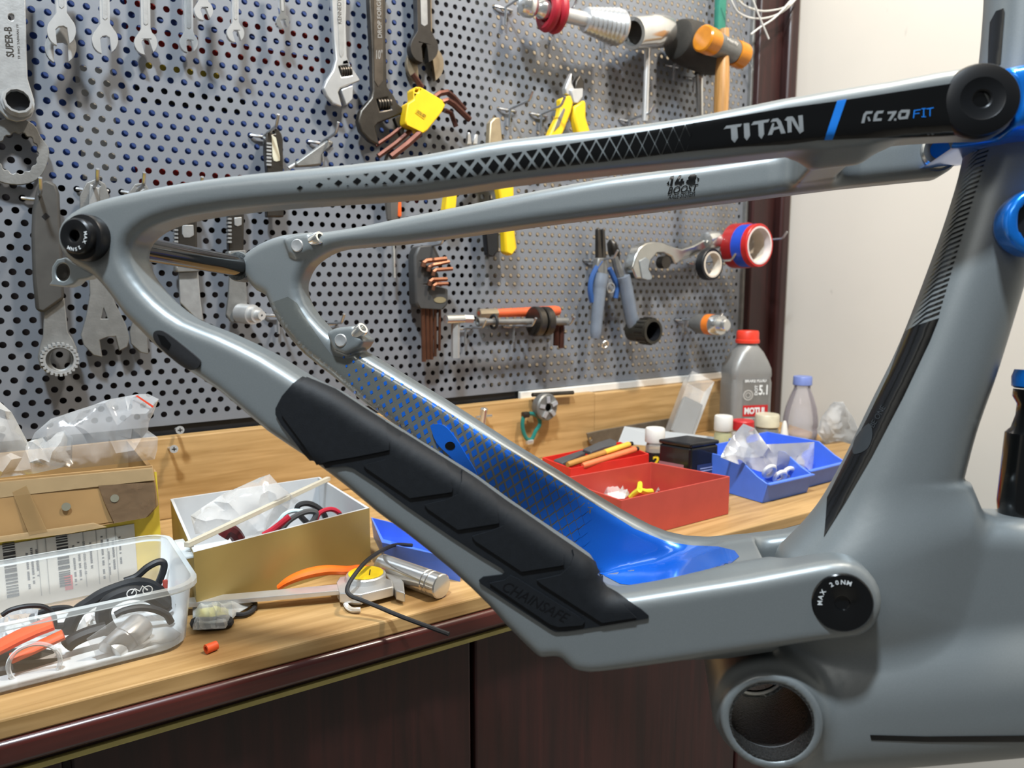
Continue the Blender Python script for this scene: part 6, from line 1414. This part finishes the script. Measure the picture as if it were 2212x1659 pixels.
# ---- blue stacking bins
def bin_(label, px, rot, sx, sy, h0, h1, name='blue_bin'):
    c0 = Vector((px[0], px[1], ZT)); t = thing(name, label, 'bin', c0, 'blue stacking bins'); R = Matrix.Rotation(rot, 3, 'Z')
    L_ = lambda x, y, z: c0+R@Vector((x, y, z))
    th = .0022
    side = [(-sx, h1), (sx*.35, h1), (sx*.75, h0*1.25), (sx, h0), (sx*.9, 0), (-sx, 0)]
    for s_ in (-1, 1): MB().prism([L_(x, s_*sy, z+.0004) for x, z in side], R@Vector((0, -s_*th, 0))).build('side_panel', M_bb, t, bevel=.0005)
    MB().prism([L_(-sx*.999, -sy+th, .0005), L_(sx*.9, -sy+th, .0005), L_(sx*.9, sy-th, .0005), L_(-sx*.999, sy-th, .0005)], (0, 0, th)).build('floor_panel', M_bb, t)
    MB().prism([L_(-sx, -sy+th, th), L_(-sx, sy-th, th), L_(-sx, sy-th, h1), L_(-sx, -sy+th, h1)], R@Vector((th, 0, 0))).build('back_panel', M_bb, t)
    MB().prism([L_(sx*.9, -sy+th, 0.0006), L_(sx*.9, sy-th, .0006), L_(sx, sy-th, h0), L_(sx, -sy+th, h0)], R@Vector((-th, 0, 0))).build('front_panel', M_bb, t)
    MB().box(L_(sx+.001, 0, h0), (.006, 2*sy, .003), R, bev=.001).build('lip', M_bb, t)
    return t, L_
b1, L1 = bin_('blue stacking bin with a clear bag of white rings in front', (.822, .632), radians(-91), .066, .046, .026, .048)

b2, L2 = bin_('second blue stacking bin further right behind the seat tube', (.921, .645), radians(-89), .066, .046, .026, .048)
bag('plastic_bag', 'large clear bag with a red zip sticking out of the front blue bin', [(1556,988),(1580,945),(1605,915),(1630,925),(1655,960),(1760,955),(1757,1000),(1752,1040),(1690,1035),(1600,1005)], .612, .012, M_bag, 51, fold=.4, n=5)
for x, y, lb in ((1662, 1018, 'left white plastic ring inside the front blue bin'), (1685, 1030, 'lowest white plastic ring inside the front blue bin'), (1702, 1022, 'right white plastic ring inside the front blue bin')):
    MB().torus(P(x, y, .598), Vector((.2, 1, .5)), .0085, .0028, 22, 8).build('white_ring', M_white, label=lb, cat='ring', group='white rings in the blue bin')
bag('plastic_bag', 'crumpled clear bag standing on the bench by the white wall', [(1765,935),(1775,900),(1800,868),(1820,868),(1845,905),(1860,940),(1850,962),(1790,966)], .735, .010, M_bag, 55, fold=.4, n=5)
# flat things leaning against the pine board
t = thing('saw_blade', 'dull grey steel blade with a hole leaning on the pine board', 'blade', P(1290, 950, .92))
plate('blade', [(1268,936),(1300,929),(1440,905),(1480,900),(1480,940),(1380,965),(1290,968),(1274,958)], .917, .003, mat('dull_blade', '6f675c', .45, .6, var=.15), t, [cc(1276, 948, 3.2, 10, 4)])
MB().prism([P(a_, b, y) for a_, b, y in ((1336,958,.86), (1350,922,.88), (1545,945,.80), (1540,975,.78))], (0, .001, .0006)).build('clear_sheet', film('clear_acetate', 'a9adb0', .86, .5, .05, 12), label='clear plastic sheet leaning behind the markers', cat='plastic sheet')
